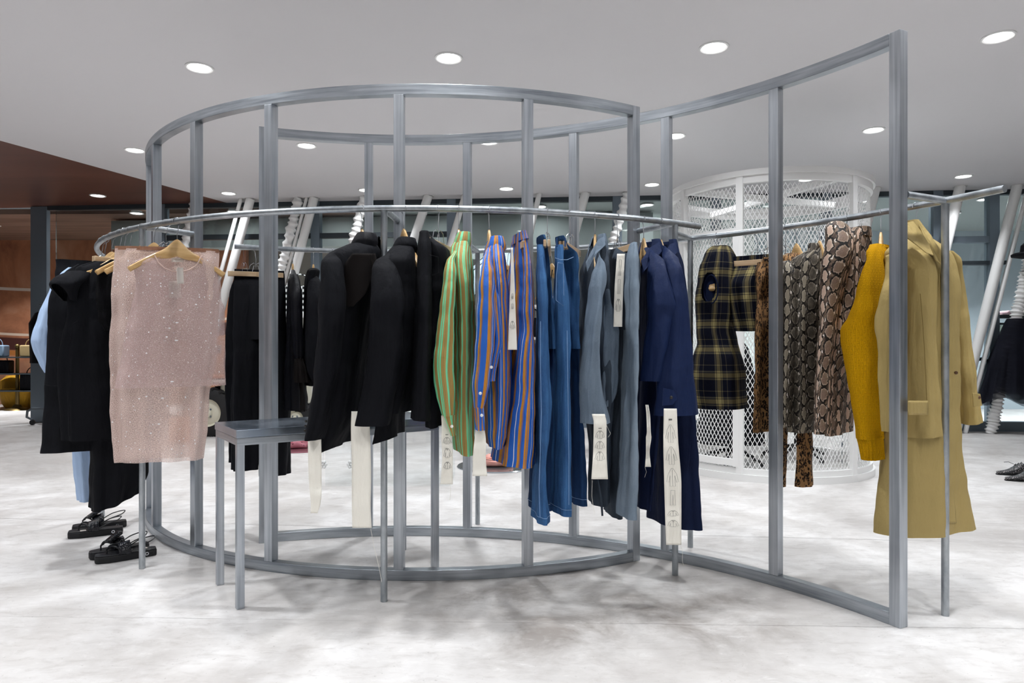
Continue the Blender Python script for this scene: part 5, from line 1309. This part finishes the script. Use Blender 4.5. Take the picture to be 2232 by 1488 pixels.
# clothes stands inside and behind the cylinder
def star_stand(name, label, c, hgt, coat=None, mat=None, rz=0.0):
    T = thing(name, label, 'clothes stand', c)
    for i in range(5):
        a = rz + 2 * PI * i / 5
        mb = MB(); e = Vector(c) + Vector((.30 * math.cos(a), .30 * math.sin(a), .035))
        mb.tube([Vector(c) + Vector((0, 0, .13)), Vector(c).lerp(e, .5) + Vector((0, 0, .085)), e], [.022, .018, .012], 8)
        mb.ball(e - Vector((0, 0, .012)), .022, 10, 6)
        mb.build('base_leg', M['black_plastic'], T)
    MB().tube([Vector(c) + Vector((0, 0, .10)), Vector(c) + Vector((0, 0, hgt))], .018, 12).build('pole', M['black_plastic'], T)
    return T
def draped(name, label, cat, c, prof, mat, kf=7, seed=1, amp=.06):
    T = thing(name, label, cat, (c[0], c[1], prof[-1][0])); V = []; Fc = []; UV = []; n = 72; rng = random.Random(seed); p1 = rng.uniform(0, 6)
    for i, (z, rx, ry) in enumerate(prof):
        s = i / (len(prof) - 1)
        for j in range(n):
            a = 2 * PI * j / n; q = 1 + amp * s * (math.sin(kf * a + p1) + .5 * math.sin((kf + 4) * a + p1 * 2 + s))
            V.append((c[0] + rx * q * math.cos(a), c[1] + ry * q * math.sin(a), z))
    for i in range(len(prof) - 1):
        for j in range(n):
            q = (i * n + j, i * n + (j + 1) % n, (i + 1) * n + (j + 1) % n, (i + 1) * n + j); Fc.append(q); UV.append([(V[k][0], V[k][2]) for k in q])
    mesh('cloth', V, Fc, mat, T, UV); return T
c1 = on_floor(1592, 1010); c1.z = 0
star_stand('clothes_stand', 'black star-foot stand under the black skirt inside the mesh cylinder', c1, 1.15, rz=.5)
draped('black_skirt', 'long black skirt on a star-foot stand inside the mesh cylinder', 'skirt', c1, [(1.14, .10, .08), (1.05, .16, .12), (.7, .24, .18), (.3, .29, .22), (.19, .30, .23)], M['black_cotton'], 7, 3)
c2 = on_floor(1735, 1000); c2.z = 0
star_stand('clothes_stand', 'black star-foot stand half hidden by the leopard trousers in the cylinder', c2, 1.0, rz=.1)
draped('cream_dress', 'pale cream dress inside the mesh cylinder', 'dress', (2.60, 6.35), [(1.5, .06, .05), (1.42, .15, .08), (1.1, .12, .08), (.6, .2, .12), (.52, .22, .13)], fabric('cream_silk', '#cfcbb0', .5, 900, .05), 6, 8)
draped('dark_green_dress', 'dark green dress at the left inside the mesh cylinder', 'dress', (2.05, 6.5), [(1.6, .06, .05), (1.5, .17, .1), (1.1, .13, .1), (.75, .2, .14), (.68, .21, .15)], fabric('dark_green_cloth', '#20302c', .7, 900, .1), 6, 4)
T = thing('hang_tag', 'small grey security tag dangling on a cord inside the mesh cylinder', 'tag', at(1835, 960, 5.75))
MB().tube([at(1833, 905, 5.75), at(1836, 950, 5.75), at(1835, 1000, 5.75), at(1840, 1045, 5.75)], .0022, 6).build('cord', M['grey_metal'], T)
MB().box(at(1836, 968, 5.745), (.014, .008, .055)).build('tag_body', M['grey_metal'], T, bevel=.002)

# ------------------------------------------------------------------ shop floor behind the frame
# small tractor
W1 = on_floor(458, 950); ty = plain('tyre_rubber', '#1c1c1e', .8); cr = plain('cream_enamel', '#d9d6c4', .4); orn = plain('orange_enamel', '#c9762f', .45)
TR = thing('tractor', 'small cream tractor with black lugged tyres, seen behind the pink skirt and black trousers', 'tractor', (W1.x + .7, W1.y + .3, 0))
def wheel(c, R, w, rim):
    mb = MB(); mb.lathe([(rim, -w / 2), (R * .9, -w / 2), (R, -w / 2 * .75), (R, w / 2 * .75), (R * .9, w / 2), (rim, w / 2)], c, 48, 'Y')
    for i in range(18):
        a = 2 * PI * i / 18
        for s in (-1, 1):
            rot = Matrix.Rotation(-a, 3, 'Y') @ Matrix.Rotation(s * .5, 3, 'X')
            mb.box(Vector(c) + Vector((R * .99 * math.sin(a + .1 * s), s * w * .22, R * .99 * math.cos(a + .1 * s))), (.035, w * .5, .035), rot=Matrix.Rotation(a, 3, 'Y') @ Matrix.Rotation(s * .5, 3, 'Z'))
    t = mb.build('wheel', ty, TR)
    r = MB(); r.lathe([(rim, -w / 2 - .004), (rim * .96, -w / 2 + .012), (rim * .86, -w / 2 + .03), (rim * .6, -w / 2 + .01), (rim * .35, -w / 2 + .012), (rim * .3, -w / 2 - .006), (rim * .16, -w / 2 - .014), (.001, -w / 2 - .014)], c, 40, 'Y')
    r.build('rim', cr, t)
    for i in range(4):
        a = PI / 4 + PI / 2 * i
        MB().ball(Vector(c) + Vector((rim * .36 * math.cos(a), -w / 2 + .002, rim * .36 * math.sin(a))), .012, 8, 6).build('wheel_bolt', M['grey_metal'], t)
wheel((W1.x, W1.y, .285), .285, .17, .165)
W2 = at(650, 905, W1.y); wheel((W2.x - .02, W1.y, .215), .215, .13, .10)
wheel((W1.x, W1.y + .34, .285), .285, .17, .165); wheel((W2.x - .02, W1.y + .34, .215), .215, .13, .10)
MB().box((W1.x + .62, W1.y + .17, .50), (1.05, .26, .28)).build('bonnet', cr, TR, bevel=.03)
MB().box((W1.x + .12, W1.y + .17, .66), (.75, .42, .06)).build('mudguard', cr, TR, bevel=.02)
MB().box((W1.x + .2, W1.y + .17, .71), (.8, .44, .03)).build('trim_band', orn, TR, bevel=.01)
MB().box((W1.x + .55, W1.y + .17, .30), (1.1, .12, .16)).build('chassis', M['black_plastic'], TR, bevel=.01)
T = thing('orange_bag', 'orange bag on the floor seen through the pink skirt hem', 'bag', on_floor(388, 968))
c = on_floor(388, 966) + Vector((0, .1, 0))
MB().box(c + Vector((0, 0, .14)), (.26, .12, .28)).build('bag_body', orn, T, bevel=.015)
MB().tube([c + Vector((-.06, 0, .27)), c + Vector((-.05, 0, .34)), c + Vector((.05, 0, .34)), c + Vector((.06, 0, .27))], .006, 8).build('handle', orn, T)

# shoes on round plates
plate_m = plain('mirror_plate', '#b7bec4', .12, .9); pinkm = plain('pink_rubber', '#e6a79b', .55); pink2 = plain('rose_rubber', '#b86f7c', .6)
P1 = on_floor(1082, 1016)
T = thing('round_plate', 'round steel display plate on the floor under the pink clogs', 'plate', P1)
MB().lathe([(.001, .012), (.345, .012), (.352, .006), (.352, 0), (.001, 0)], P1, 64).build('disc', plate_m, T)
def clog(c, rz, label, mat):
    T = thing('clog', label, 'shoe', c, rz, 'pink rubber clogs')
    V = []; Fc = []; n, m = 26, 20
    for i in range(n + 1):
        s = i / n; x = -.13 + .26 * s; w = (.036 + .016 * math.sin(PI * min(1, s * 1.15)) * (1 if s > .4 else .8)) * math.sqrt(max(.03, 1 - ((s - .5) / .5) ** 6)); hh = .05 + .042 * math.exp(-((s - .60) / .2) ** 2) - .012 * s
        if s < .45: hh = .05 + .012 * (1 - s / .45)
        for k in range(m):
            a = 2 * PI * k / m; z = hh / 2 + hh / 2 * math.copysign(abs(math.sin(a)) ** .7, math.sin(a))
            V.append((x, w * math.copysign(abs(math.cos(a)) ** .75, math.cos(a)), z))
    for i in range(n):
        for k in range(m): Fc.append((i * m + k, (i + 1) * m + k, (i + 1) * m + (k + 1) % m, i * m + (k + 1) % m))
    Fc += [tuple(range(m)), tuple(n * m + k for k in range(m - 1, -1, -1))]
    MB().add(V, Fc).build('upper', mat, T, local=True)
    hb = MB()
    for i in range(5):
        for s in (-1, 1): hb.ball((.02 + .02 * i, s * (.040 - .002 * i), .048 - .003 * i), .0045, 8, 6)
    for i in range(3): hb.ball((.02 + .028 * i, 0, .084 - .012 * i), .0045, 8, 6)
    hb.build('vent_holes', M['dark_frame'], T, local=True)
    MB().tube([(-.0, .05, .06), (-.07, .054, .065), (-.135, 0, .07), (-.07, -.054, .065), (0, -.05, .06)], .007, 8).build('heel_strap', mat, T, local=True)
    return T
q = Vector((P1.x, P1.y, .0125))
clog(q + Vector((.02, -.07, 0)), .1, 'pink clog with holes, the nearer of the pair under the striped skirt', pinkm)
clog(q + Vector((-.08, .10, 0)), .35, 'pink clog half hidden by a canvas tag, the farther of the pair', pinkm)
P2 = on_floor(655, 978)
T = thing('round_plate', 'round rosy display plate on the floor behind the console table', 'plate', P2)
MB().lathe([(.001, .012), (.30, .012), (.305, .006), (.305, 0), (.001, 0)], P2, 64).build('disc', plain('rose_plate', '#8a5560', .3, .5), T)
for i in range(2):
    o_ = clog(Vector((P2.x - .05 + .14 * i, P2.y - .05 + .1 * i, .0125)), .2 + .3 * i, ('rose pink shoe left' if i == 0 else 'rose pink shoe right') + ' on the plate seen under the console table', pink2)
# clear acrylic plinth with white flowers
ac = NT('acrylic'); g_ = ac.node('ShaderNodeBsdfGlossy', {'Roughness': .03}); t_ = ac.node('ShaderNodeBsdfTransparent', {'Color': (.985, .995, .995, 1)})
ac.put(ac.out.inputs[0], ac.node('ShaderNodeMixShader', {0: .10, 1: t_.outputs[0], 2: g_.outputs[0]}).outputs[0]); M['acrylic'] = ac.m
b0 = on_floor(842, 1062)
T = thing('acrylic_plinth', 'clear acrylic plinth on the floor behind the cream tags', 'plinth', (b0.x, b0.y + .3, 0))
MB().box((b0.x, b0.y + .3, .34), (.95, .5, .68)).build('clear_box', M['acrylic'], T, smooth=False)
MB().box((b0.x, b0.y + .3, .69), (.98, .53, .018)).build('top_sheet', M['acrylic'], T, smooth=False)
for px, lb in ((704, 'white flower ornament at the left corner of the acrylic plinth'), (765, 'white flower ornament beside the wide cream tag')):
    c = at(px, 1012, b0.y + .12)
    T = thing('flower_ornament', lb, 'ornament', c)
    mb = MB()
    for i in range(6): mb.ball(c + Vector((.022 * math.cos(i * PI / 3), 0, .022 * math.sin(i * PI / 3))), .013, 8, 6)
    mb.ball(c, .012, 8, 6); mb.build('petals', M['white_paint'], T)
    MB().tube([c + Vector((0, 0, .03)), Vector((c.x + .01, c.y, .682))], .0012, 5).build('wire', M['chrome'], T)

# white display rack with bags further back
def bag(name, label, c, size, mat, handle=True):
    T = thing(name, label, 'bag', c)
    MB().box(Vector(c) + Vector((0, 0, size[2] / 2)), size).build('bag_body', mat, T, bevel=.02)
    if handle:
        MB().tube([Vector(c) + Vector((size[0] * .3 * math.cos(a), 0, size[2] + size[0] * .35 * math.sin(a))) for a in [PI * i / 8 for i in range(9)]], .007, 8).build('handle', mat, T)
    return T
rk = Vector((-.02, 6.75, 0))
def shelf_rack(c, w, levels, label):
    T = thing('display_rack', label, 'rack', c)
    for s in (-1, 1):
        for e in (-1, 1): MB().tube([Vector(c) + Vector((s * w / 2, e * .18, 0)), Vector(c) + Vector((s * w / 2, e * .18, levels[-1] + .02))], .012, 8).build('post', M['white_paint'], T)
    for z in levels: MB().box(Vector(c) + Vector((0, 0, z)), (w, .38, .022)).build('shelf', M['white_paint'], T, smooth=False)
shelf_rack((.38, 6.75, 0), 1.55, (.55, 1.15, 1.46), 'white display rack with shelves of black bags behind the jeans')
for i, (x, z, w, hh, lb) in enumerate(((.20, 1.161, .26, .19, 'black handbag on the middle shelf behind the left jeans'), (.55, 1.161, .24, .16, 'black handbag on the middle shelf behind the right jeans'), (.25, .561, .30, .34, 'large black tote on the lower shelf behind the left jeans'), (.62, .561, .28, .30, 'black tote on the lower shelf behind the right jeans'), (-.12, 1.161, .22, .15, 'small black bag behind the white strip tag'))):
    bag('handbag', lb, Vector((x, 6.72, z + .0005)), (w, .13, hh), M['black_silk'])
ck = NT('black_white_check'); c_ = ck.node('ShaderNodeTexChecker', {'Vector': ck.obj(), 'Scale': 34.0, 'Color1': srgb('#e9efed'), 'Color2': srgb('#15181a')}); ck.set(col=c_.outputs[0], rough=.6)
shelf_rack((-2.30, 7.3, 0), .7, (.75, 1.15, 1.40), 'white display rack behind the black frilled blouse')
bag('handbag', 'black and white checked bag on the rack behind the black hooded top', Vector((-2.25, 7.25, 1.413)), (.36, .14, .30), ck.m)
bag('handbag', 'golden yellow bag on the rack behind the black hooded top', Vector((-2.22, 7.25, .7615)), (.3, .14, .26), plain('gold_leather', '#a8842e', .5))

# ------------------------------------------------------------------ left: bag stand, gold cushions, garment trolley
brass = plain('aged_brass', '#6d5a35', .4, .8); gold = fabric('gold_velvet', '#b88a2a', .6, 300, .25)
s0 = on_floor(38, 893); s0.z = 0
T = thing('bag_stand', 'brass pole stand with three glass shelves of handbags at far left', 'stand', s0)
MB().tube([s0, s0 + Vector((0, 0, 1.06))], .028, 14).build('pole', brass, T)
MB().ball(s0 + Vector((0, 0, 1.09)), .04, 14, 10).build('finial', brass, T)
MB().lathe([(.001, .10), (.05, .09), (.08, .05), (.17, .03), (.20, .0), (.001, 0)], s0, 32).build('base', brass, T)
for z in (.33, .62, .90): MB().box(s0 + Vector((0, 0, z)), (1.0, .34, .02)).build('shelf', M['dark_frame'], T, smooth=False)
for i, (dx, z, w, hh, mat, lb) in enumerate(((.28, .34, .36, .27, M['black_silk'], 'black handbag with tan piping on the lowest shelf of the brass stand'), (-.26, .63, .34, .22, M['black_silk'], 'black handbag on the middle shelf of the brass stand'), (.24, .91, .28, .2, plain('pale_gold', '#a08a62', .45), 'pale gold handbag on the top shelf of the brass stand'), (-.34, .91, .34, .2, plain('blue_grey_leather', '#6f8296', .45), 'blue grey handbag on the top shelf at the left edge'))):
    bag('handbag', lb, s0 + Vector((dx, -.02, z + .0005)), (w, .16, hh), mat)
for dx, lb in ((-.30, 'gold velvet pouffe left of the brass stand'), (.38, 'gold velvet pouffe right of the brass stand')):
    c = s0 + Vector((dx, .55, 0))
    T = thing('pouffe', lb, 'seat', c)
    MB().lathe([(.001, .58), (.24, .57), (.33, .48), (.35, .28), (.31, .08), (.26, .0), (.001, 0)], c, 40).build('cushion', gold, T)
r0 = on_floor(74, 926); r0.z = 0
T = thing('garment_trolley', 'grey tubular garment trolley on castors at far left', 'rack', r0)
MB().tube([r0 + Vector((-.02, 0, .07)), r0 + Vector((-.10, 0, .11)), r0 + Vector((-.09, .0, .19)), r0 + Vector((-.03, .0, .22)), r0 + Vector((.6, .1, .22))], .016, 10).build('base_tube', M['grey_metal'], T)
for dx in (.14, .6): MB().tube([r0 + Vector((dx, .08, .21)), r0 + Vector((dx, .08, 1.66))], .014, 10).build('upright', M['grey_metal'], T)
MB().tube([r0 + Vector((.02, .08, 1.66)), r0 + Vector((.7, .08, 1.66))], .014, 10).build('top_rail', M['grey_metal'], T)
MB().tube([r0 + Vector((-.02, 0, .07)), r0 + Vector((-.02, 0, .05))], .01, 8).build('castor_stem', M['grey_metal'], T)
MB().lathe([(.001, -.012), (.036, -.012), (.036, .012), (.001, .012)], r0 + Vector((-.02, 0, .036)), 20, 'Y').build('castor', M['black_plastic'], T)
draped('dark_jacket', 'dark leather jacket on the garment trolley left of the pale blue sleeve', 'jacket', (r0.x + .14, r0.y + .06), [(1.60, .03, .03), (1.54, .16, .09), (1.40, .24, .12), (.9, .22, .12), (.85, .22, .12)], M['black_silk'], 5, 6, .05)
draped('dark_trousers', 'dark trousers on the garment trolley beside the leather jacket', 'trousers', (r0.x + .42, r0.y + .06), [(1.60, .03, .03), (1.54, .14, .09), (.6, .12, .08), (.5, .11, .08)], M['black_cotton'], 5, 7, .05)

# sandals on the floor, left
lea = plain('black_leather', '#17181d', .38); sole_m = plain('black_sole', '#131417', .7); croc = NT('black_croc'); o_ = croc.obj()
croc.set(col=srgb('#191a20'), rough=.25, normal=croc.bump(croc.voro(o_, 110), .7, .004)); M['croc'] = croc.m
def sandal(toe, heel, label, bow=True):
    toe, heel = Vector(toe), Vector(heel); d = heel - toe; L = d.length; rz = math.atan2(d.y, d.x)
    T = thing('sandal', label, 'shoe', (toe.x, toe.y, 0), rz, 'black leather sandals on the floor')
    def outl(k=1.0):
        ctl = [(0, -.022), (.01, -.034), (.06, -.047), (.12, -.044), (.19, -.034), (.245, -.032), (.262, -.02), (.262, .02), (.245, .032), (.19, .030), (.12, .036), (.06, .042), (.01, .030), (0, .018)]
        return [(x * L / .262, y * k) for x, y in ctl]
    s = MB().prism(outl(), 0.0, .034); s.build('sole', sole_m, T, False, True, .006)
    MB().prism([(x * .985 + .002, y * .93) for x, y in outl()], .0335, .038).build('footbed', lea, T, False, True, .002)
    e = MB(); e.lathe([(.005, -.002), (.0085, -.002), (.0085, .002), (.005, .002), (.005, -.002)], (L * .83, -.0335, .018), 20, 'Y'); e.build('eyelet', M['chrome'], T, local=True)
    MB().tube([(L * .19, 0, .036), (L * .19, 0, .058), (L * .24, 0, .066)], .004, 8).build('toe_post', lea, T, local=True)
    for sgn in (-1, 1):
        MB().tube(smooth([(L * .19, 0, .058), (L * .26, sgn * .015, .075), (L * .36, sgn * .034, .066), (L * .44, sgn * .040, .038)]), .0042, 8).build('thong_strap', lea, T, local=True)
    V = []; Fc = []; n = 18; seg = 8
    for i in range(n + 1):
        a = PI * i / n
        for j in range(seg + 1):
            x = L * (.38 + .20 * j / seg) - .006 * math.sin(a)
            V.append((x, .043 * math.cos(a) * (1 - .05 * j / seg), .032 + (.048 + .012 * j / seg) * math.sin(a) ** .8))
    for i in range(n):
        for j in range(seg): Fc.append((i * (seg + 1) + j, (i + 1) * (seg + 1) + j, (i + 1) * (seg + 1) + j + 1, i * (seg + 1) + j + 1))
    o = MB().add(V, Fc).build('instep_band', M['croc'], T, local=True); m = o.modifiers.new('t', 'SOLIDIFY'); m.thickness = .004
    if bow:
        b = MB(); b.box((L * .40, -.01, .095), (.075, .05, .022), rot=Matrix.Rotation(-.55, 3, 'Y') @ Matrix.Rotation(.3, 3, 'Z')); b.build('bow', M['croc'], T, False, True, .007)
    MB().tube(smooth([(L * .56, .040, .05), (L * .72, .040, .075), (L * .90, .030, .088), (L * .97, .0, .092), (L * .90, -.030, .080), (L * .72, -.040, .066), (L * .56, -.040, .045)]), .003, 8).build('heel_strap', lea, T, local=True)
    return T
def fl(x, y): p = on_floor(x, y); return p
a_ = sandal(fl(148, 1172), fl(268, 1160), 'black sandal of the rear pair, nearer one with white sticker by its toe', False)
sandal(fl(157, 1159), fl(276, 1146), 'black sandal of the rear pair, farther one partly hidden')
sandal(fl(206, 1227), fl(341, 1207), 'black sandal of the front pair, nearest to us behind the pipe foot', False)
sandal(fl(194, 1219), fl(324, 1196), 'black sandal of the front pair, farther one with a raised loop')
def sticker(T, x, y, rz=0.0):
    MB().box((x, y, .0388), (.028, .024, .0012), rz).build('sticker', M['paper_tag'], T, False, True)
sticker(a_, .075, -.026, .2)
for o_ in [o for o in bpy.data.objects if o.name.startswith('sandal') and 'nearest' in o.get('label', '')]: sticker(o_, .215, .004, .3)

# glitter shoes at the right edge
gl_ = NT('black_glitter'); v = gl_.node('ShaderNodeTexVoronoi', {'Vector': gl_.obj(), 'Scale': 260.0}); r1, r2, r3 = gl_.sep(v.outputs['Color'])
gl_.set(col=gl_.mix(gl_.math('GREATER_THAN', r1, .93), srgb('#16171b'), srgb('#cfc4c4')), rough=.3, spec=.6)
def oxford(c, rz, label):
    T = thing('glitter_shoe', label, 'shoe', c, rz, 'black glitter shoes'); V = []; Fc = []; n, m = 28, 18
    for i in range(n + 1):
        s = i / n; x = .30 * s; w = (.012 + .034 * math.sin(min(1, s / .35) * PI / 2)) * (1 if s < .9 else math.sqrt(max(.1, 1 - ((s - .9) / .12) ** 2))); hh = .022 + .03 * s + .048 * math.exp(-((s - .62) / .22) ** 2) + .025 * max(0, s - .6)
        for k in range(m):
            a = 2 * PI * k / m; V.append((x, w * math.copysign(abs(math.cos(a)) ** .8, math.cos(a)), .008 + hh / 2 + hh / 2 * math.copysign(abs(math.sin(a)) ** .8, math.sin(a))))
    for i in range(n):
        for k in range(m): Fc.append((i * m + k, (i + 1) * m + k, (i + 1) * m + (k + 1) % m, i * m + (k + 1) % m))
    Fc += [tuple(range(m)), tuple(n * m + k for k in range(m - 1, -1, -1))]
    MB().add(V, Fc).build('upper', gl_.m, T, local=True)
    MB().prism([(-.004, -.012), (.08, -.044), (.2, -.046), (.30, -.036), (.30, .036), (.2, .046), (.08, .044), (-.004, .012)], 0, .010).build('sole', sole_m, T, False, True)
    l = MB()
    for i in range(3): l.tube([(.14 + .022 * i, -.03, .075 + .006 * i), (.145 + .022 * i, 0, .092 + .008 * i), (.15 + .022 * i, .03, .075 + .006 * i)], .0035, 6)
    l.tube([(.13, 0, .09), (.10, .02, .105), (.07, .03, .10)], .002, 6)
    l.build('laces', lea, T, local=True)
p = on_floor(2173, 1034); oxford(Vector((p.x, p.y, 0)), -.12, 'black glitter lace-up shoe at the right edge, left one')
p = on_floor(2192, 1047); oxford(Vector((p.x, p.y, 0)), -.16, 'black glitter lace-up shoe at the right edge, right one')

# ------------------------------------------------------------------ beyond the glazing
# escalator
T = thing('escalator', 'grey escalator rising to the right behind the glazing at the middle', 'escalator', at(1000, 640, 11.2))
E0, E1_ = at(900, 690, 11.2), at(1225, 428, 11.2)
def slab(a, b, up, thick, dep):
    mb = MB(); u = Vector((0, 0, up)); w = Vector((0, dep, 0)); tt = Vector((0, 0, thick))
    return mb.add([a + u, b + u, b + u + tt, a + u + tt, a + u + w, b + u + w, b + u + w + tt, a + u + w + tt], [(0, 1, 2, 3), (7, 6, 5, 4), (0, 4, 5, 1), (1, 5, 6, 2), (2, 6, 7, 3), (3, 7, 4, 0)])
slab(E0, E1_, -.45, .40, .9).build('truss', M['bluegrey'], T, smooth=False)
slab(E0, E1_, -.03, .06, .06).build('skirt_rail', M['grey_metal'], T, smooth=False)
slab(E0, E1_, .05, .45, .02).build('balustrade', M['acrylic'], T, smooth=False)
slab(E0, E1_, .52, .06, .07).build('handrail', M['dark_frame'], T, smooth=False)
# clothes rack and blue wall behind the glass at the right
rc = at(2212, 690, 9.6)
T = thing('clothes_rack', 'dark rack of coloured clothes behind the glass at far right', 'rack', (rc.x, rc.y, 0))
MB().box((rc.x + .2, rc.y, rc.z), (.95, .06, .05)).build('top_bar', M['dark_frame'], T, smooth=False)
MB().box((rc.x + .2, rc.y, rc.z - .10), (.95, .03, .03)).build('hanging_bar', M['dark_frame'], T, smooth=False)
for dx in (-.26, .66): MB().box((rc.x + dx, rc.y, rc.z / 2), (.05, .05, rc.z)).build('upright', M['dark_frame'], T, smooth=False)
for i, (hx, lb) in enumerate((('#c9d8cc', 'pale green'), ('#5d6f8f', 'slate blue'), ('#d08fa8', 'pink'), ('#2c6a63', 'teal'), ('#b9a06a', 'olive'), ('#30323a', 'charcoal'), ('#a8c4d8', 'light blue'))):
    x = rc.x - .2 + .11 * i
    draped('hanging_shirt', lb + ' top on the rack behind the glass at far right', 'top', (x, rc.y), [(rc.z - .12, .01, .05), (rc.z - .2, .045, .2), (rc.z - .5, .05, .2), (rc.z - .95, .05, .2)], fabric('cloth_' + hx[1:], hx, .8, 600, .08), 5, i, .1)
for i, (hx, lb) in enumerate((('#c9a9b0', 'pink'), ('#d9d4cc', 'white'), ('#8c5a5a', 'red'))):
    T = thing('folded_scarf', lb + ' folded scarf on top of the rack at far right', 'scarf', (rc.x - .08 + .2 * i, rc.y, rc.z + .026))
    MB().box((rc.x - .08 + .2 * i, rc.y, rc.z + .055), (.17, .2, .055)).build('cloth', fabric('scarf_' + hx[1:], hx, .85, 300, .2), T, bevel=.02)
# big round door pull
w = wall_at(2138); T = thing('door_pull', 'large dark ring door pull on the glass door behind the trench sleeve', 'door handle', (w.x, w.y - .08, .6))
c = wall_pt(2128, 828, -.09)
MB().tube([c + Vector((.19 * math.cos(a), 0, .27 * math.sin(a))) for a in [2 * PI * i / 40 for i in range(40)]], .022, 10, closed=True).build('ring', plain('dark_teal', '#26414a', .35, .3), T)
